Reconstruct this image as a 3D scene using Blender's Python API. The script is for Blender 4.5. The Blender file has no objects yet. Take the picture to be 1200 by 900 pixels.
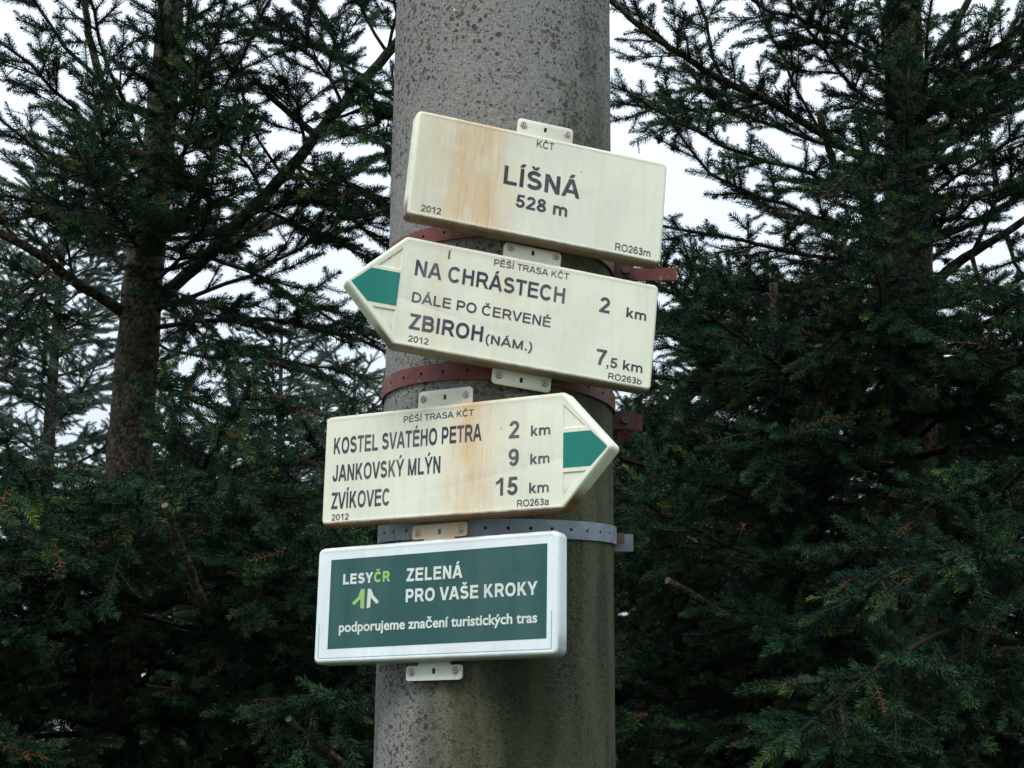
import bpy, bmesh, math, random
from mathutils import Vector, Matrix, Quaternion, Euler
from mathutils.geometry import tessellate_polygon
import numpy as np

# ------------------------------------------------------------ camera, sky, sun, exposure
scene = bpy.context.scene
COL = scene.collection
FPX, PITCH, DIST, EYE = 1750.0, math.radians(14.0), 1.851, 1.6     # focal length in photo pixels, tilt, metres to the pole, eye height
cam_data = bpy.data.cameras.new("camera")
cam_data.sensor_width = 36.0
cam_data.lens = 36.0 * FPX / 1200.0
cam_data.clip_start = 0.05
cam_data.clip_end = 2000.0
cam_data.dof.use_dof = False
cam = bpy.data.objects.new("camera", cam_data)
cam.location = (0, -DIST, EYE)
cam.rotation_euler = (math.radians(90) + PITCH, 0, 0)
COL.objects.link(cam)
scene.camera = cam

SUN_ELEV, SUN_AZ = math.radians(52), math.radians(-152)            # azimuth clockwise from +Y: behind the camera, to its left
world = bpy.data.worlds.new("World")
scene.world = world
world.use_nodes = True
wn, wl = world.node_tree.nodes, world.node_tree.links
wn.clear()
w_out = wn.new("ShaderNodeOutputWorld")
w_bg = wn.new("ShaderNodeBackground")
w_sky = wn.new("ShaderNodeTexSky")
w_sky.sky_type = 'NISHITA'
w_sky.sun_disc = False
w_sky.sun_elevation = SUN_ELEV
w_sky.sun_rotation = SUN_AZ
w_mix = wn.new("ShaderNodeMix")
w_mix.data_type = 'RGBA'
w_mix.inputs[0].default_value = 0.93                                # overcast: an even white layer over the clear sky
w_tc = wn.new("ShaderNodeTexCoord")
w_no = wn.new("ShaderNodeTexNoise"); w_no.inputs["Scale"].default_value = 2.2; w_no.inputs["Detail"].default_value = 5.0
wl.new(w_tc.outputs["Generated"], w_no.inputs["Vector"])
w_cl = wn.new("ShaderNodeMix"); w_cl.data_type = 'RGBA'              # slightly uneven cloud layer
w_cl.inputs[6].default_value = (8.6, 9.9, 11.1, 1)
w_cl.inputs[7].default_value = (9.6, 10.9, 12.1, 1)
wl.new(w_no.outputs[0], w_cl.inputs[0])
# overcast luminance: three times brighter overhead than at the horizon
w_sep = wn.new("ShaderNodeSeparateXYZ"); wl.new(w_tc.outputs["Generated"], w_sep.inputs[0])
w_mx = wn.new("ShaderNodeMath"); w_mx.operation = 'MAXIMUM'; wl.new(w_sep.outputs[2], w_mx.inputs[0]); w_mx.inputs[1].default_value = 0.0
w_ma = wn.new("ShaderNodeMath"); w_ma.operation = 'MULTIPLY_ADD'; wl.new(w_mx.outputs[0], w_ma.inputs[0]); w_ma.inputs[1].default_value = 1.22; w_ma.inputs[2].default_value = 0.61
w_sc = wn.new("ShaderNodeVectorMath"); w_sc.operation = 'SCALE'; wl.new(w_cl.outputs[2], w_sc.inputs[0]); wl.new(w_ma.outputs[0], w_sc.inputs["Scale"])
wl.new(w_sc.outputs[0], w_mix.inputs[7])
wl.new(w_sky.outputs[0], w_mix.inputs[6])
wl.new(w_mix.outputs[2], w_bg.inputs[0])
w_bg.inputs[1].default_value = 0.1
wl.new(w_bg.outputs[0], w_out.inputs[0])

sun_data = bpy.data.lights.new("sun", 'SUN')
sun_data.energy = 1.95
sun_data.angle = math.radians(22)
sun_data.color = (1.0, 0.97, 0.91)
sun = bpy.data.objects.new("sun", sun_data)
sd = Vector((math.sin(SUN_AZ) * math.cos(SUN_ELEV), math.cos(SUN_AZ) * math.cos(SUN_ELEV), math.sin(SUN_ELEV)))
sun.rotation_euler = (-sd).to_track_quat('-Z', 'Y').to_euler()
sun.location = sd * 20
COL.objects.link(sun)

scene.view_settings.view_transform = 'Standard'
scene.view_settings.look = 'None'
scene.view_settings.exposure = 0.12
scene.view_settings.gamma = 1.0
scene.cycles.max_bounces = 5
scene.cycles.diffuse_bounces = 3
scene.cycles.glossy_bounces = 2
scene.cycles.transparent_max_bounces = 4
scene.cycles.use_denoising = True

# ------------------------------------------------------------ helpers
R = math.radians
CAM = Vector((0, -DIST, EYE))
FW = Vector((0, math.cos(PITCH), math.sin(PITCH)))
UP = Vector((0, -math.sin(PITCH), math.cos(PITCH)))
RT = Vector((1, 0, 0))

def at(px, py, y):
    """the point of the photo's pixel (px, py) that lies on the vertical plane at depth y"""
    r = FW + RT * ((px - 600) / FPX) - UP * ((py - 450) / FPX)
    return CAM + r * ((y + DIST) / r.y)

def nodes_mat(name, base=(0.5, 0.5, 0.5), rough=0.7, metal=0.0, spec=0.4):
    m = bpy.data.materials.new(name)
    m.use_nodes = True
    b = m.node_tree.nodes["Principled BSDF"]
    b.inputs["Base Color"].default_value = (*base, 1)
    b.inputs["Roughness"].default_value = rough
    b.inputs["Metallic"].default_value = metal
    b.inputs["Specular IOR Level"].default_value = spec
    return m, m.node_tree.nodes, m.node_tree.links, b

class G:
    """small node-graph builder"""
    def __init__(s, nt): s.n, s.l = nt.nodes, nt.links
    def coord(s, kind="Object"): return s.n.new("ShaderNodeTexCoord").outputs[kind]
    def put(s, v, sock):
        if isinstance(v, bpy.types.NodeSocket): s.l.new(v, sock)
        elif isinstance(v, (tuple, list)):
            sock.default_value = tuple(v) if len(v) == len(sock.default_value) else (*v, 1)
        else: sock.default_value = v
    def math(s, op, a, b=0.0, c=None, clamp=False):
        n = s.n.new("ShaderNodeMath"); n.operation = op; n.use_clamp = clamp
        s.put(a, n.inputs[0]); s.put(b, n.inputs[1])
        if c is not None: s.put(c, n.inputs[2])
        return n.outputs[0]
    def mapping(s, v, scale=(1, 1, 1), loc=(0, 0, 0)):
        n = s.n.new("ShaderNodeMapping"); s.l.new(v, n.inputs[0])
        n.inputs["Scale"].default_value = scale; n.inputs["Location"].default_value = loc
        return n.outputs[0]
    def noise(s, v, scale, detail=4, rough=0.6, dist=0.0):
        n = s.n.new("ShaderNodeTexNoise"); s.l.new(v, n.inputs["Vector"])
        n.inputs["Scale"].default_value = scale; n.inputs["Detail"].default_value = detail
        n.inputs["Roughness"].default_value = rough; n.inputs["Distortion"].default_value = dist
        return n.outputs[0]
    def voro(s, v, scale, out="Distance", rnd=1.0):
        n = s.n.new("ShaderNodeTexVoronoi"); s.l.new(v, n.inputs["Vector"])
        n.inputs["Scale"].default_value = scale; n.inputs["Randomness"].default_value = rnd
        return n.outputs[out]
    def ramp(s, v, lo, hi, a=0.0, b=1.0, smooth=True):
        n = s.n.new("ShaderNodeMapRange"); n.interpolation_type = 'SMOOTHSTEP' if smooth else 'LINEAR'
        s.put(v, n.inputs[0])
        n.inputs[1].default_value = lo; n.inputs[2].default_value = hi
        n.inputs[3].default_value = a; n.inputs[4].default_value = b
        return n.outputs[0]
    def mix(s, f, a, b):
        n = s.n.new("ShaderNodeMix"); n.data_type = 'RGBA'
        s.put(f, n.inputs[0]); s.put(a, n.inputs[6]); s.put(b, n.inputs[7])
        return n.outputs[2]
    def sep(s, v):
        n = s.n.new("ShaderNodeSeparateXYZ"); s.l.new(v, n.inputs[0]); return n.outputs
    def bump(s, h, strength, dist):
        n = s.n.new("ShaderNodeBump"); s.l.new(h, n.inputs["Height"])
        n.inputs["Strength"].default_value = strength; n.inputs["Distance"].default_value = dist
        return n.outputs[0]

def link(name, mesh, mat=None, parent=None, smooth=False, loc=None, rot=None):
    if mat is not None:
        for mm in (mat if isinstance(mat, (list, tuple)) else [mat]): mesh.materials.append(mm)
    if smooth:
        for p in mesh.polygons: p.use_smooth = True
    o = bpy.data.objects.new(name, mesh)
    COL.objects.link(o)
    if parent is not None: o.parent = parent
    if loc is not None: o.location = loc
    if rot is not None: o.rotation_euler = rot
    return o

def tag(o, label=None, cat=None, group=None, kind=None):
    if label: o["label"] = label
    if cat: o["category"] = cat
    if group: o["group"] = group
    if kind: o["kind"] = kind
    return o

def empty(name, loc=(0, 0, 0)):
    o = bpy.data.objects.new(name, None)
    o.empty_display_size = 0.1
    o.location = loc
    COL.objects.link(o)
    return o

def from_lists(name, V, F):
    me = bpy.data.meshes.new(name)
    me.from_pydata([tuple(v) for v in V], [], F)
    me.update()
    return me

def tube(V, F, pts, radii, sides=8, cap=True, jitter=0.0, rnd=None):
    """append a tapered tube through pts"""
    pts = [Vector(p) for p in pts]
    base = len(V)
    ref = Vector((0.31, 0.17, 0.93))
    for i, p in enumerate(pts):
        d = (pts[min(i + 1, len(pts) - 1)] - pts[max(i - 1, 0)]).normalized()
        a = d.cross(ref)
        if a.length < 1e-3: a = d.cross(Vector((1, 0, 0)))
        a.normalize(); b = d.cross(a)
        for k in range(sides):
            th = 2 * math.pi * k / sides
            rr = radii[i] * (1 + (rnd.uniform(-jitter, jitter) if rnd else 0))
            V.append(p + (a * math.cos(th) + b * math.sin(th)) * rr)
    for i in range(len(pts) - 1):
        for k in range(sides):
            k2 = (k + 1) % sides
            F.append((base + i * sides + k, base + i * sides + k2, base + (i + 1) * sides + k2, base + (i + 1) * sides + k))
    if cap:
        F.append(tuple(base + k for k in reversed(range(sides))))
        F.append(tuple(base + (len(pts) - 1) * sides + k for k in range(sides)))

def round_poly(pts, r, inset=0.0, seg=5):
    """counter-clockwise polygon inset by `inset`, corners rounded with radius r (same vertex count whatever the inset)"""
    n = len(pts); out = []
    ins = []
    for i in range(n):
        p0, p1, p2 = Vector(pts[i - 1]), Vector(pts[i]), Vector(pts[(i + 1) % n])
        e1, e2 = (p1 - p0).normalized(), (p2 - p1).normalized()
        n1, n2 = Vector((-e1.y, e1.x)), Vector((-e2.y, e2.x))
        bis = (n1 + n2).normalized()
        ins.append(p1 + bis * (inset / max(0.2, bis.dot(n1))))
    for i in range(n):
        p0, p1, p2 = ins[i - 1], ins[i], ins[(i + 1) % n]
        rr = r[i] if isinstance(r, (list, tuple)) else r
        rr = max(rr - inset, 0.0006)
        e1, e2 = (p1 - p0).normalized(), (p2 - p1).normalized()
        ang = math.acos(max(-1, min(1, e1.dot(e2))))
        t = rr * math.tan(ang / 2)
        a = p1 - e1 * t
        n1 = Vector((-e1.y, e1.x))
        c = a + n1 * rr
        a0 = math.atan2(-n1.y, -n1.x)
        for k in range(seg + 1):
            th = a0 + ang * k / seg
            out.append((c.x + rr * math.cos(th), c.y + rr * math.sin(th)))
    return out

def plate_mesh(name, poly, r, profile, holes=(), hole_depth=0.0, hole_slope=0.001, seg=6, through=False):
    """plate from rings (inset, z); the last ring is filled, with holes sunk (or cut through)"""
    V, F = [], []
    rings = []
    for ins, z in profile:
        ring = round_poly(poly, r, ins, seg)
        rings.append(len(V))
        V += [(x, y, z) for x, y in ring]
    n = len(round_poly(poly, r, 0, seg))
    for a, b in zip(rings, rings[1:]):
        for k in range(n):
            k2 = (k + 1) % n
            F.append((a + k, a + k2, b + k2, b + k))
    top = profile[-1][1]; bot = profile[0][1]
    loops = [[rings[-1] + k for k in range(n)]]
    hl = []
    for h in holes:
        s = len(V)
        V += [(x, y, top) for x, y in h]
        hl.append((s, len(h)))
        loops.append([s + k for k in range(len(h))][::-1])
    tri = tessellate_polygon([[Vector(V[i]) for i in lp] for lp in loops])
    flat = [i for lp in loops for i in lp]
    for t in tri: F.append(tuple(flat[i] for i in t))
    for (s, m), h in zip(hl, holes):
        s2 = len(V)
        if through:
            V += [(x, y, bot) for x, y in h]
        else:
            hh = round_poly(h, 0.0007, hole_slope, 1) if False else inset_simple(h, hole_slope)
            V += [(x, y, top - hole_depth) for x, y in hh]
        for k in range(m):
            k2 = (k + 1) % m
            F.append((s + k, s + k2, s2 + k2, s2 + k))
        if not through: F.append(tuple(s2 + k for k in range(m)))
    if not through:
        F.append(tuple(rings[0] + k for k in reversed(range(n))))
    else:
        loops = [[rings[0] + k for k in range(n)]]
        s = len(V)
        pos = s
        for h in holes:
            V += [(x, y, bot) for x, y in h]
            loops.append([pos + k for k in range(len(h))][::-1]); pos += len(h)
        tri = tessellate_polygon([[Vector(V[i]) for i in lp] for lp in loops])
        flat = [i for lp in loops for i in lp]
        for t in tri: F.append(tuple(flat[i] for i in reversed(t)))
    me = from_lists(name, V, F)
    bm = bmesh.new(); bm.from_mesh(me)
    bmesh.ops.remove_doubles(bm, verts=bm.verts, dist=1e-6)
    bmesh.ops.recalc_face_normals(bm, faces=bm.faces)
    bm.to_mesh(me); bm.free()
    return me

def inset_simple(h, d):
    n = len(h); out = []
    for i in range(n):
        p0, p1, p2 = Vector(h[i - 1]), Vector(h[i]), Vector(h[(i + 1) % n])
        e1, e2 = (p1 - p0).normalized(), (p2 - p1).normalized()
        n1, n2 = Vector((-e1.y, e1.x)), Vector((-e2.y, e2.x))
        b = (n1 + n2).normalized()
        out.append(tuple(p1 + b * (d / max(0.3, b.dot(n1)))))
    return out

def smooth_by_angle(me, deg=35):
    bm = bmesh.new(); bm.from_mesh(me)
    for f in bm.faces: f.smooth = True
    for e in bm.edges:
        if len(e.link_faces) == 2 and e.calc_face_angle(0) > R(deg): e.smooth = False
    bm.to_mesh(me); bm.free()

# ------------------------------------------------------------ materials
def concrete_mat():
    m, n, l, b = nodes_mat("weathered_concrete", rough=0.92, spec=0.2)
    g = G(m.node_tree); c = g.coord()
    x, y, z = g.sep(c)
    big = g.noise(c, 9, 4, 0.6)
    col = g.mix(big, (0.143, 0.142, 0.136), (0.222, 0.218, 0.205))
    # sandy aggregate
    grain = g.noise(c, 420, 3, 0.8)
    col = g.mix(g.ramp(grain, 0.42, 0.66), col, (0.29, 0.275, 0.25))
    dark = g.noise(c, 260, 3, 0.7)
    col = g.mix(g.math('MULTIPLY', g.ramp(dark, 0.52, 0.66), 0.6), col, (0.050, 0.046, 0.040))
    # lichen spots, more on the left flank and around mid height of the top
    lich = g.noise(c, 85, 5, 0.75)
    zone = g.noise(g.mapping(c, (1, 1, 0.6), (3, 1, 0)), 5.5, 3, 0.5)
    lmask = g.ramp(g.math('ADD', lich, g.math('MULTIPLY', zone, 0.35)), 0.745, 0.84)
    col = g.mix(g.math('MULTIPLY', lmask, 0.45), col, (0.036, 0.035, 0.036))
    # air holes and dark lichen dots of every size, with ragged outlines
    wn_ = g.n.new("ShaderNodeTexNoise"); g.l.new(c, wn_.inputs["Vector"]); wn_.inputs["Scale"].default_value = 190; wn_.inputs["Detail"].default_value = 3
    va = g.n.new("ShaderNodeVectorMath"); va.operation = 'MULTIPLY_ADD'
    g.l.new(wn_.outputs["Color"], va.inputs[0]); va.inputs[1].default_value = (0.008, 0.008, 0.008); g.l.new(c, va.inputs[2])
    pit = None
    for sc, mx in ((80, 0.34), (140, 0.58), (260, 0.64)):
        vd = g.voro(va.outputs[0], sc, "Distance"); vc = g.voro(va.outputs[0], sc, "Color")
        thr = g.math('MULTIPLY', g.math('POWER', g.sep(vc)[0], 2.4), mx)
        thr = g.math('MULTIPLY', thr, g.ramp(zone, 0.32, 0.60, 0.45, 1.1))
        mk = g.ramp(g.math('SUBTRACT', thr, vd), -0.01, 0.07)
        pit = mk if pit is None else g.math('MAXIMUM', pit, mk)
    pcol = g.mix(g.ramp(g.noise(c, 30, 3, 0.6), 0.35, 0.65), (0.020, 0.020, 0.022), (0.060, 0.050, 0.030))
    col = g.mix(g.math('MULTIPLY', pit, 0.82), col, pcol)
    # pale stones
    v2 = g.voro(c, 230, "Distance"); v2c = g.voro(c, 230, "Color")
    st = g.math('MULTIPLY', g.ramp(v2, 0.30, 0.12), g.ramp(g.sep(v2c)[1], 0.86, 0.98))
    col = g.mix(g.math('MULTIPLY', st, 0.75), col, (0.44, 0.42, 0.38))
    v3 = g.voro(c, 46, "Distance"); v3c = g.voro(c, 46, "Color")
    st3 = g.math('MULTIPLY', g.ramp(v3, 0.10, 0.05), g.ramp(g.sep(v3c)[1], 0.93, 0.96))
    col = g.mix(st3, col, (0.60, 0.58, 0.52))
    # orange lichen, very sparse
    st4 = g.math('MULTIPLY', g.ramp(v3, 0.19, 0.10), g.ramp(g.sep(v3c)[0], 0.988, 0.992))
    col = g.mix(st4, col, (0.50, 0.19, 0.03))
    # green algae film: damp lower right of the pole and the streak below the signs
    ed = g.noise(g.mapping(c, (1, 1, 0.22)), 14, 4, 0.6)
    side = g.math('ADD', g.math('ADD', g.math('MULTIPLY', x, 3.2), g.math('MULTIPLY', g.math('SUBTRACT', 2.13, z), 0.85)), g.math('MULTIPLY', ed, 0.9))
    alg = g.ramp(side, 0.36, 0.74)
    algc = g.mix(g.ramp(g.noise(g.mapping(c, (1, 1, 0.15)), 30, 4, 0.6), 0.35, 0.65), (0.014, 0.019, 0.006), (0.060, 0.066, 0.024))
    algc = g.mix(g.ramp(grain, 0.5, 0.72), algc, (0.10, 0.092, 0.055))
    col = g.mix(g.math('MULTIPLY', alg, 0.88), col, algc)
    band = g.math('MULTIPLY', g.ramp(g.math('ABSOLUTE', g.math('SUBTRACT', g.math('ADD', x, g.math('MULTIPLY', ed, 0.06)), 0.045)), 0.055, 0.01), g.ramp(z, 1.86, 1.70))
    col = g.mix(g.math('MULTIPLY', band, 0.6), col, (0.010, 0.018, 0.005))
    l.new(col, b.inputs["Base Color"])
    h = g.math('ADD', g.math('MULTIPLY', grain, 0.6), g.math('MULTIPLY', pit, -1.0))
    h = g.math('ADD', h, g.math('MULTIPLY', g.noise(c, 120, 4, 0.7), 0.8))
    h = g.math('ADD', h, g.math('MULTIPLY', st, 0.4))
    l.new(g.bump(h, 0.75, 0.0022), b.inputs["Normal"])
    return m

def plate_mat(name, base, stains, half_h, dirt=0.5, under=(0.085, 0.050, 0.022), rough=0.38):
    """enamelled plate: base colour, brown run-off streaks (centre x, width, strength), grime along the lower rim"""
    m, n, l, b = nodes_mat(name, rough=rough, spec=0.45)
    g = G(m.node_tree); c = g.coord()
    x, y, z = g.sep(c)
    blotch = g.noise(c, 16, 4, 0.6)
    col = g.mix(g.ramp(blotch, 0.3, 0.7), base, tuple(v * k for v, k in zip(base, (0.90, 0.915, 0.93))))
    streak = g.noise(g.mapping(c, (1, 0.07, 1)), 110, 4, 0.7)
    streak2 = g.noise(g.mapping(c, (1, 0.12, 1), (5, 3, 0)), 32, 4, 0.65)
    wob = g.noise(g.mapping(c, (1, 0.5, 1)), 14, 2, 0.5)
    col = g.mix(g.math('MULTIPLY', g.ramp(streak, 0.45, 0.75), 0.16), col, (0.42, 0.36, 0.25))
    fine = g.noise(g.mapping(c, (1, 0.045, 1), (2, 9, 0)), 300, 3, 0.7)
    fade = g.noise(g.mapping(c, (1, 0.8, 1), (4, 4, 1)), 26, 3, 0.6)
    for cx, w, s in stains:
        d = g.math('ABSOLUTE', g.math('SUBTRACT', g.math('ADD', x, g.math('MULTIPLY', g.math('SUBTRACT', wob, 0.5), 0.016)), cx))
        body = g.ramp(d, w, 0.0)
        th = g.math('ADD', g.math('MULTIPLY', g.ramp(streak2, 0.35, 0.62), 0.45), g.math('MULTIPLY', g.ramp(fine, 0.48, 0.66), 0.55))
        th = g.math('ADD', g.math('MULTIPLY', g.ramp(fade, 0.15, 0.6), 0.42), g.math('MULTIPLY', th, 0.42))
        f = g.math('MULTIPLY', body, th)
        col = g.mix(g.math('MULTIPLY', f, s * 1.35, clamp=True), col, g.mix(th, (0.68, 0.50, 0.28), (0.58, 0.31, 0.10)))
    # brown line and flaking along the upper lip, chips in the enamel
    lip = g.ramp(y, half_h - 0.0042, half_h - 0.0012)
    col = g.mix(g.math('MULTIPLY', g.math('MULTIPLY', lip, g.ramp(fade, 0.42, 0.6)), 0.55), col, (0.33, 0.20, 0.09))
    chipn = g.noise(c, 210, 3, 0.75)
    edge = g.math('MAXIMUM', lip, g.ramp(z, 0.0163, 0.0150))
    chip = g.math('MULTIPLY', g.ramp(chipn, 0.655, 0.70), g.math('ADD', 0.0, g.math('MULTIPLY', edge, 0.9)))
    col = g.mix(chip, col, (0.10, 0.06, 0.035))
    scr = g.noise(g.mapping(c, (0.12, 1, 1), (3, 3, 3)), 520, 2, 0.5)
    col = g.mix(g.math('MULTIPLY', g.math('MULTIPLY', g.ramp(scr, 0.70, 0.74), g.ramp(fade, 0.5, 0.6)), 0.35), col, (0.40, 0.37, 0.30))
    patch = g.noise(c, 38, 5, 0.7)
    col = g.mix(g.math('MULTIPLY', g.ramp(patch, 0.55, 0.75), 0.22), col, (0.42, 0.38, 0.28))
    spot = g.math('MULTIPLY', g.ramp(g.voro(c, 60), 0.07, 0.045), g.ramp(g.sep(g.voro(c, 60, "Color"))[0], 0.93, 0.95))
    col = g.mix(g.math('MULTIPLY', spot, 0.7), col, (0.12, 0.09, 0.06))
    grime_n = g.noise(g.mapping(c, (1, 3, 1)), 60, 4, 0.7)
    # grime on the outermost lower edge and on the turned-back side below
    low = g.ramp(g.math('ADD', y, g.math('MULTIPLY', g.math('SUBTRACT', grime_n, 0.5), 0.003)), -half_h + 0.0058, -half_h + 0.0022)
    side = g.ramp(z, 0.0163, 0.0140)
    lower = g.ramp(y, -half_h + 0.03, -half_h + 0.012)
    gr = g.math('MAXIMUM', g.math('MULTIPLY', low, 0.9), g.math('MULTIPLY', g.math('MULTIPLY', side, lower), 1.0))
    col = g.mix(g.math('MULTIPLY', gr, dirt), col, g.mix(g.ramp(grime_n, 0.35, 0.65), under, tuple(v * 1.9 for v in under)))
    l.new(col, b.inputs["Base Color"])
    l.new(g.ramp(blotch, 0.3, 0.7, rough - 0.05, rough + 0.15), b.inputs["Roughness"])
    l.new(g.bump(g.noise(c, 130, 3, 0.6), 0.12, 0.0006), b.inputs["Normal"])
    return m

def print_mat(name, colour, fade=(0.3, 0.27, 0.24), rough=0.5, amount=0.25):
    m, n, l, b = nodes_mat(name, colour, rough, spec=0.35)
    g = G(m.node_tree); c = g.coord()
    w = g.noise(c, 170, 5, 0.75)
    big = g.noise(g.mapping(c, (1, 0.25, 1)), 28, 4, 0.6)
    col = g.mix(g.math('MULTIPLY', g.ramp(w, 0.5, 0.75), amount), colour, fade)
    col = g.mix(g.math('MULTIPLY', g.ramp(big, 0.4, 0.7), amount), col, fade)
    l.new(col, b.inputs["Base Color"])
    return m

def paint_mat(name, paint, under, amount=0.5, metal=0.0, rough=0.55, scale=60):
    m, n, l, b = nodes_mat(name, paint, rough, metal)
    g = G(m.node_tree); c = g.coord()
    a = g.noise(c, scale, 6, 0.75)
    d = g.noise(c, scale * 0.3, 3, 0.6)
    col = g.mix(g.ramp(d, 0.3, 0.7), paint, tuple(v * 0.62 for v in paint))
    col = g.mix(g.math('MULTIPLY', g.ramp(a, 0.60, 0.68), amount), col, under)
    l.new(col, b.inputs["Base Color"])
    l.new(g.bump(a, 0.3, 0.0012), b.inputs["Normal"])
    return m

def bark_mat():
    m, n, l, b = nodes_mat("spruce_bark", rough=0.9, spec=0.2)
    g = G(m.node_tree); c = g.coord()
    a = g.noise(g.mapping(c, (1, 1, 0.9)), 75, 6, 0.75)
    s = g.voro(g.mapping(c, (1, 1, 0.8)), 95)
    col = g.mix(g.ramp(a, 0.40, 0.62), (0.012, 0.010, 0.008), (0.115, 0.088, 0.060))
    alg = g.noise(c, 11, 4, 0.6)
    col = g.mix(g.math('MULTIPLY', g.ramp(alg, 0.42, 0.7), 0.7), col, (0.040, 0.048, 0.022))
    col = g.mix(g.ramp(s, 0.16, 0.04), col, (0.10, 0.085, 0.065))
    l.new(col, b.inputs["Base Color"])
    l.new(g.bump(g.math('ADD', a, s), 0.9, 0.006), b.inputs["Normal"])
    return m

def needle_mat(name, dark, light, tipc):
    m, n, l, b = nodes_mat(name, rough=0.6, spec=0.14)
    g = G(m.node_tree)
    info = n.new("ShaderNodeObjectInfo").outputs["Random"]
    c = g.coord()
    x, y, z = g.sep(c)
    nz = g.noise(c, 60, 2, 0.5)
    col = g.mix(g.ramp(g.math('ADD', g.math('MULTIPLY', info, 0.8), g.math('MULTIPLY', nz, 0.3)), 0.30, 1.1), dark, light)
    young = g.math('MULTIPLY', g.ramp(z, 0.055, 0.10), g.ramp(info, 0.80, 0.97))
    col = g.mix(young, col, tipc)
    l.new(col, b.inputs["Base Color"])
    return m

def twig_mat(name, col0, col1):
    m, n, l, b = nodes_mat(name, rough=0.8, spec=0.2)
    g = G(m.node_tree)
    c = g.coord()
    l.new(g.mix(g.ramp(g.noise(c, 40, 4, 0.6), 0.35, 0.65), col0, col1), b.inputs["Base Color"])
    return m

M_CONC = concrete_mat()
M_BARK = bark_mat()
M_TWIG = twig_mat("twig_bark", (0.020, 0.014, 0.010), (0.060, 0.038, 0.022))
M_STEM = twig_mat("shoot_bark", (0.030, 0.022, 0.011), (0.13, 0.065, 0.024))
M_CUT = twig_mat("cut_wood", (0.13, 0.11, 0.09), (0.075, 0.06, 0.05))
M_NEEDLE = needle_mat("spruce_needles", (0.005, 0.024, 0.015), (0.036, 0.105, 0.042), (0.13, 0.19, 0.035))
M_DEAD = twig_mat("dead_needles", (0.16, 0.085, 0.035), (0.09, 0.06, 0.03))
M_NEEDLE_PALE = needle_mat("haze_tinted_needles", (0.055, 0.10, 0.08), (0.13, 0.19, 0.14), (0.24, 0.27, 0.14))  # paler needle colours stand in for haze over the far trees
M_RED = paint_mat("red_strap_paint", (0.165, 0.036, 0.028), (0.30, 0.20, 0.17), 0.75, scale=130)
M_DARKRED = paint_mat("dark_red_paint", (0.07, 0.026, 0.024), (0.10, 0.05, 0.03), 0.5)  # deeper brownish red for the front clamp ears
M_GALV = paint_mat("galvanised_strap", (0.22, 0.26, 0.30), (0.13, 0.105, 0.085), 0.55, 0.2, 0.55, 110)
M_RUSTSTEEL = paint_mat("rusty_steel", (0.13, 0.07, 0.045), (0.25, 0.12, 0.05), 0.6, 0.2)
M_RIVET = paint_mat("rivet_metal", (0.60, 0.58, 0.52), (0.25, 0.21, 0.17), 0.5, 0.15, 0.45, 300)
M_HOLESHADE, _, _, _ = nodes_mat("painted_hole_shade", (0.03, 0.022, 0.018), 0.8, 0.2)  # dark colour standing in for shade inside rivet recesses and tab slots
M_INK = print_mat("faded_navy_black_print", (0.034, 0.032, 0.052), (0.26, 0.24, 0.23), amount=0.34)
M_GREEN = print_mat("trail_green_film", (0.000, 0.165, 0.130), (0.05, 0.23, 0.19), 0.45, 0.3)
M_PANEL = print_mat("dark_green_print", (0.018, 0.074, 0.070), (0.060, 0.130, 0.122), 0.4, 0.35)
M_WHITEINK = print_mat("white_print", (0.62, 0.66, 0.62), (0.40, 0.42, 0.38), 0.5, 0.3)
M_LIME = print_mat("lime_print", (0.29, 0.50, 0.14), (0.24, 0.38, 0.14), 0.5, 0.3)
M_BLUE = print_mat("blue_line_print", (0.05, 0.24, 0.30), (0.2, 0.3, 0.3), 0.5, 0.4)

# ------------------------------------------------------------ ground
def build_ground():
    m, n, l, b = nodes_mat("meadow_ground", rough=0.95, spec=0.1)
    g = G(m.node_tree); c = g.coord()
    col = g.mix(g.ramp(g.noise(c, 1.2, 6, 0.7), 0.35, 0.65), (0.045, 0.065, 0.022), (0.085, 0.095, 0.04))
    col = g.mix(g.ramp(g.noise(c, 9, 5, 0.7), 0.5, 0.7), col, (0.09, 0.07, 0.045))
    l.new(col, b.inputs["Base Color"])
    l.new(g.bump(g.noise(c, 30, 5, 0.7), 0.8, 0.03), b.inputs["Normal"])
    V, F = [], []
    N = 60
    for j in range(N + 1):
        for i in range(N + 1):
            u, v = (i / N * 2 - 1), (j / N * 2 - 1)
            x = math.copysign(abs(u) ** 3, u) * 900; y = math.copysign(abs(v) ** 3, v) * 900
            d = math.hypot(x, y)
            z = (0.03 * math.sin(x * 1.7 + 1) * math.cos(y * 1.3)) * min(1, d / 2)
            V.append((x, y, z))
    for j in range(N):
        for i in range(N):
            a = j * (N + 1) + i
            F.append((a, a + 1, a + N + 2, a + N + 1))
    o = link("ground", from_lists("ground", V, F), m, smooth=True)
    tag(o, "grassy ground under the spruces", kind="structure")
build_ground()

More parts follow.
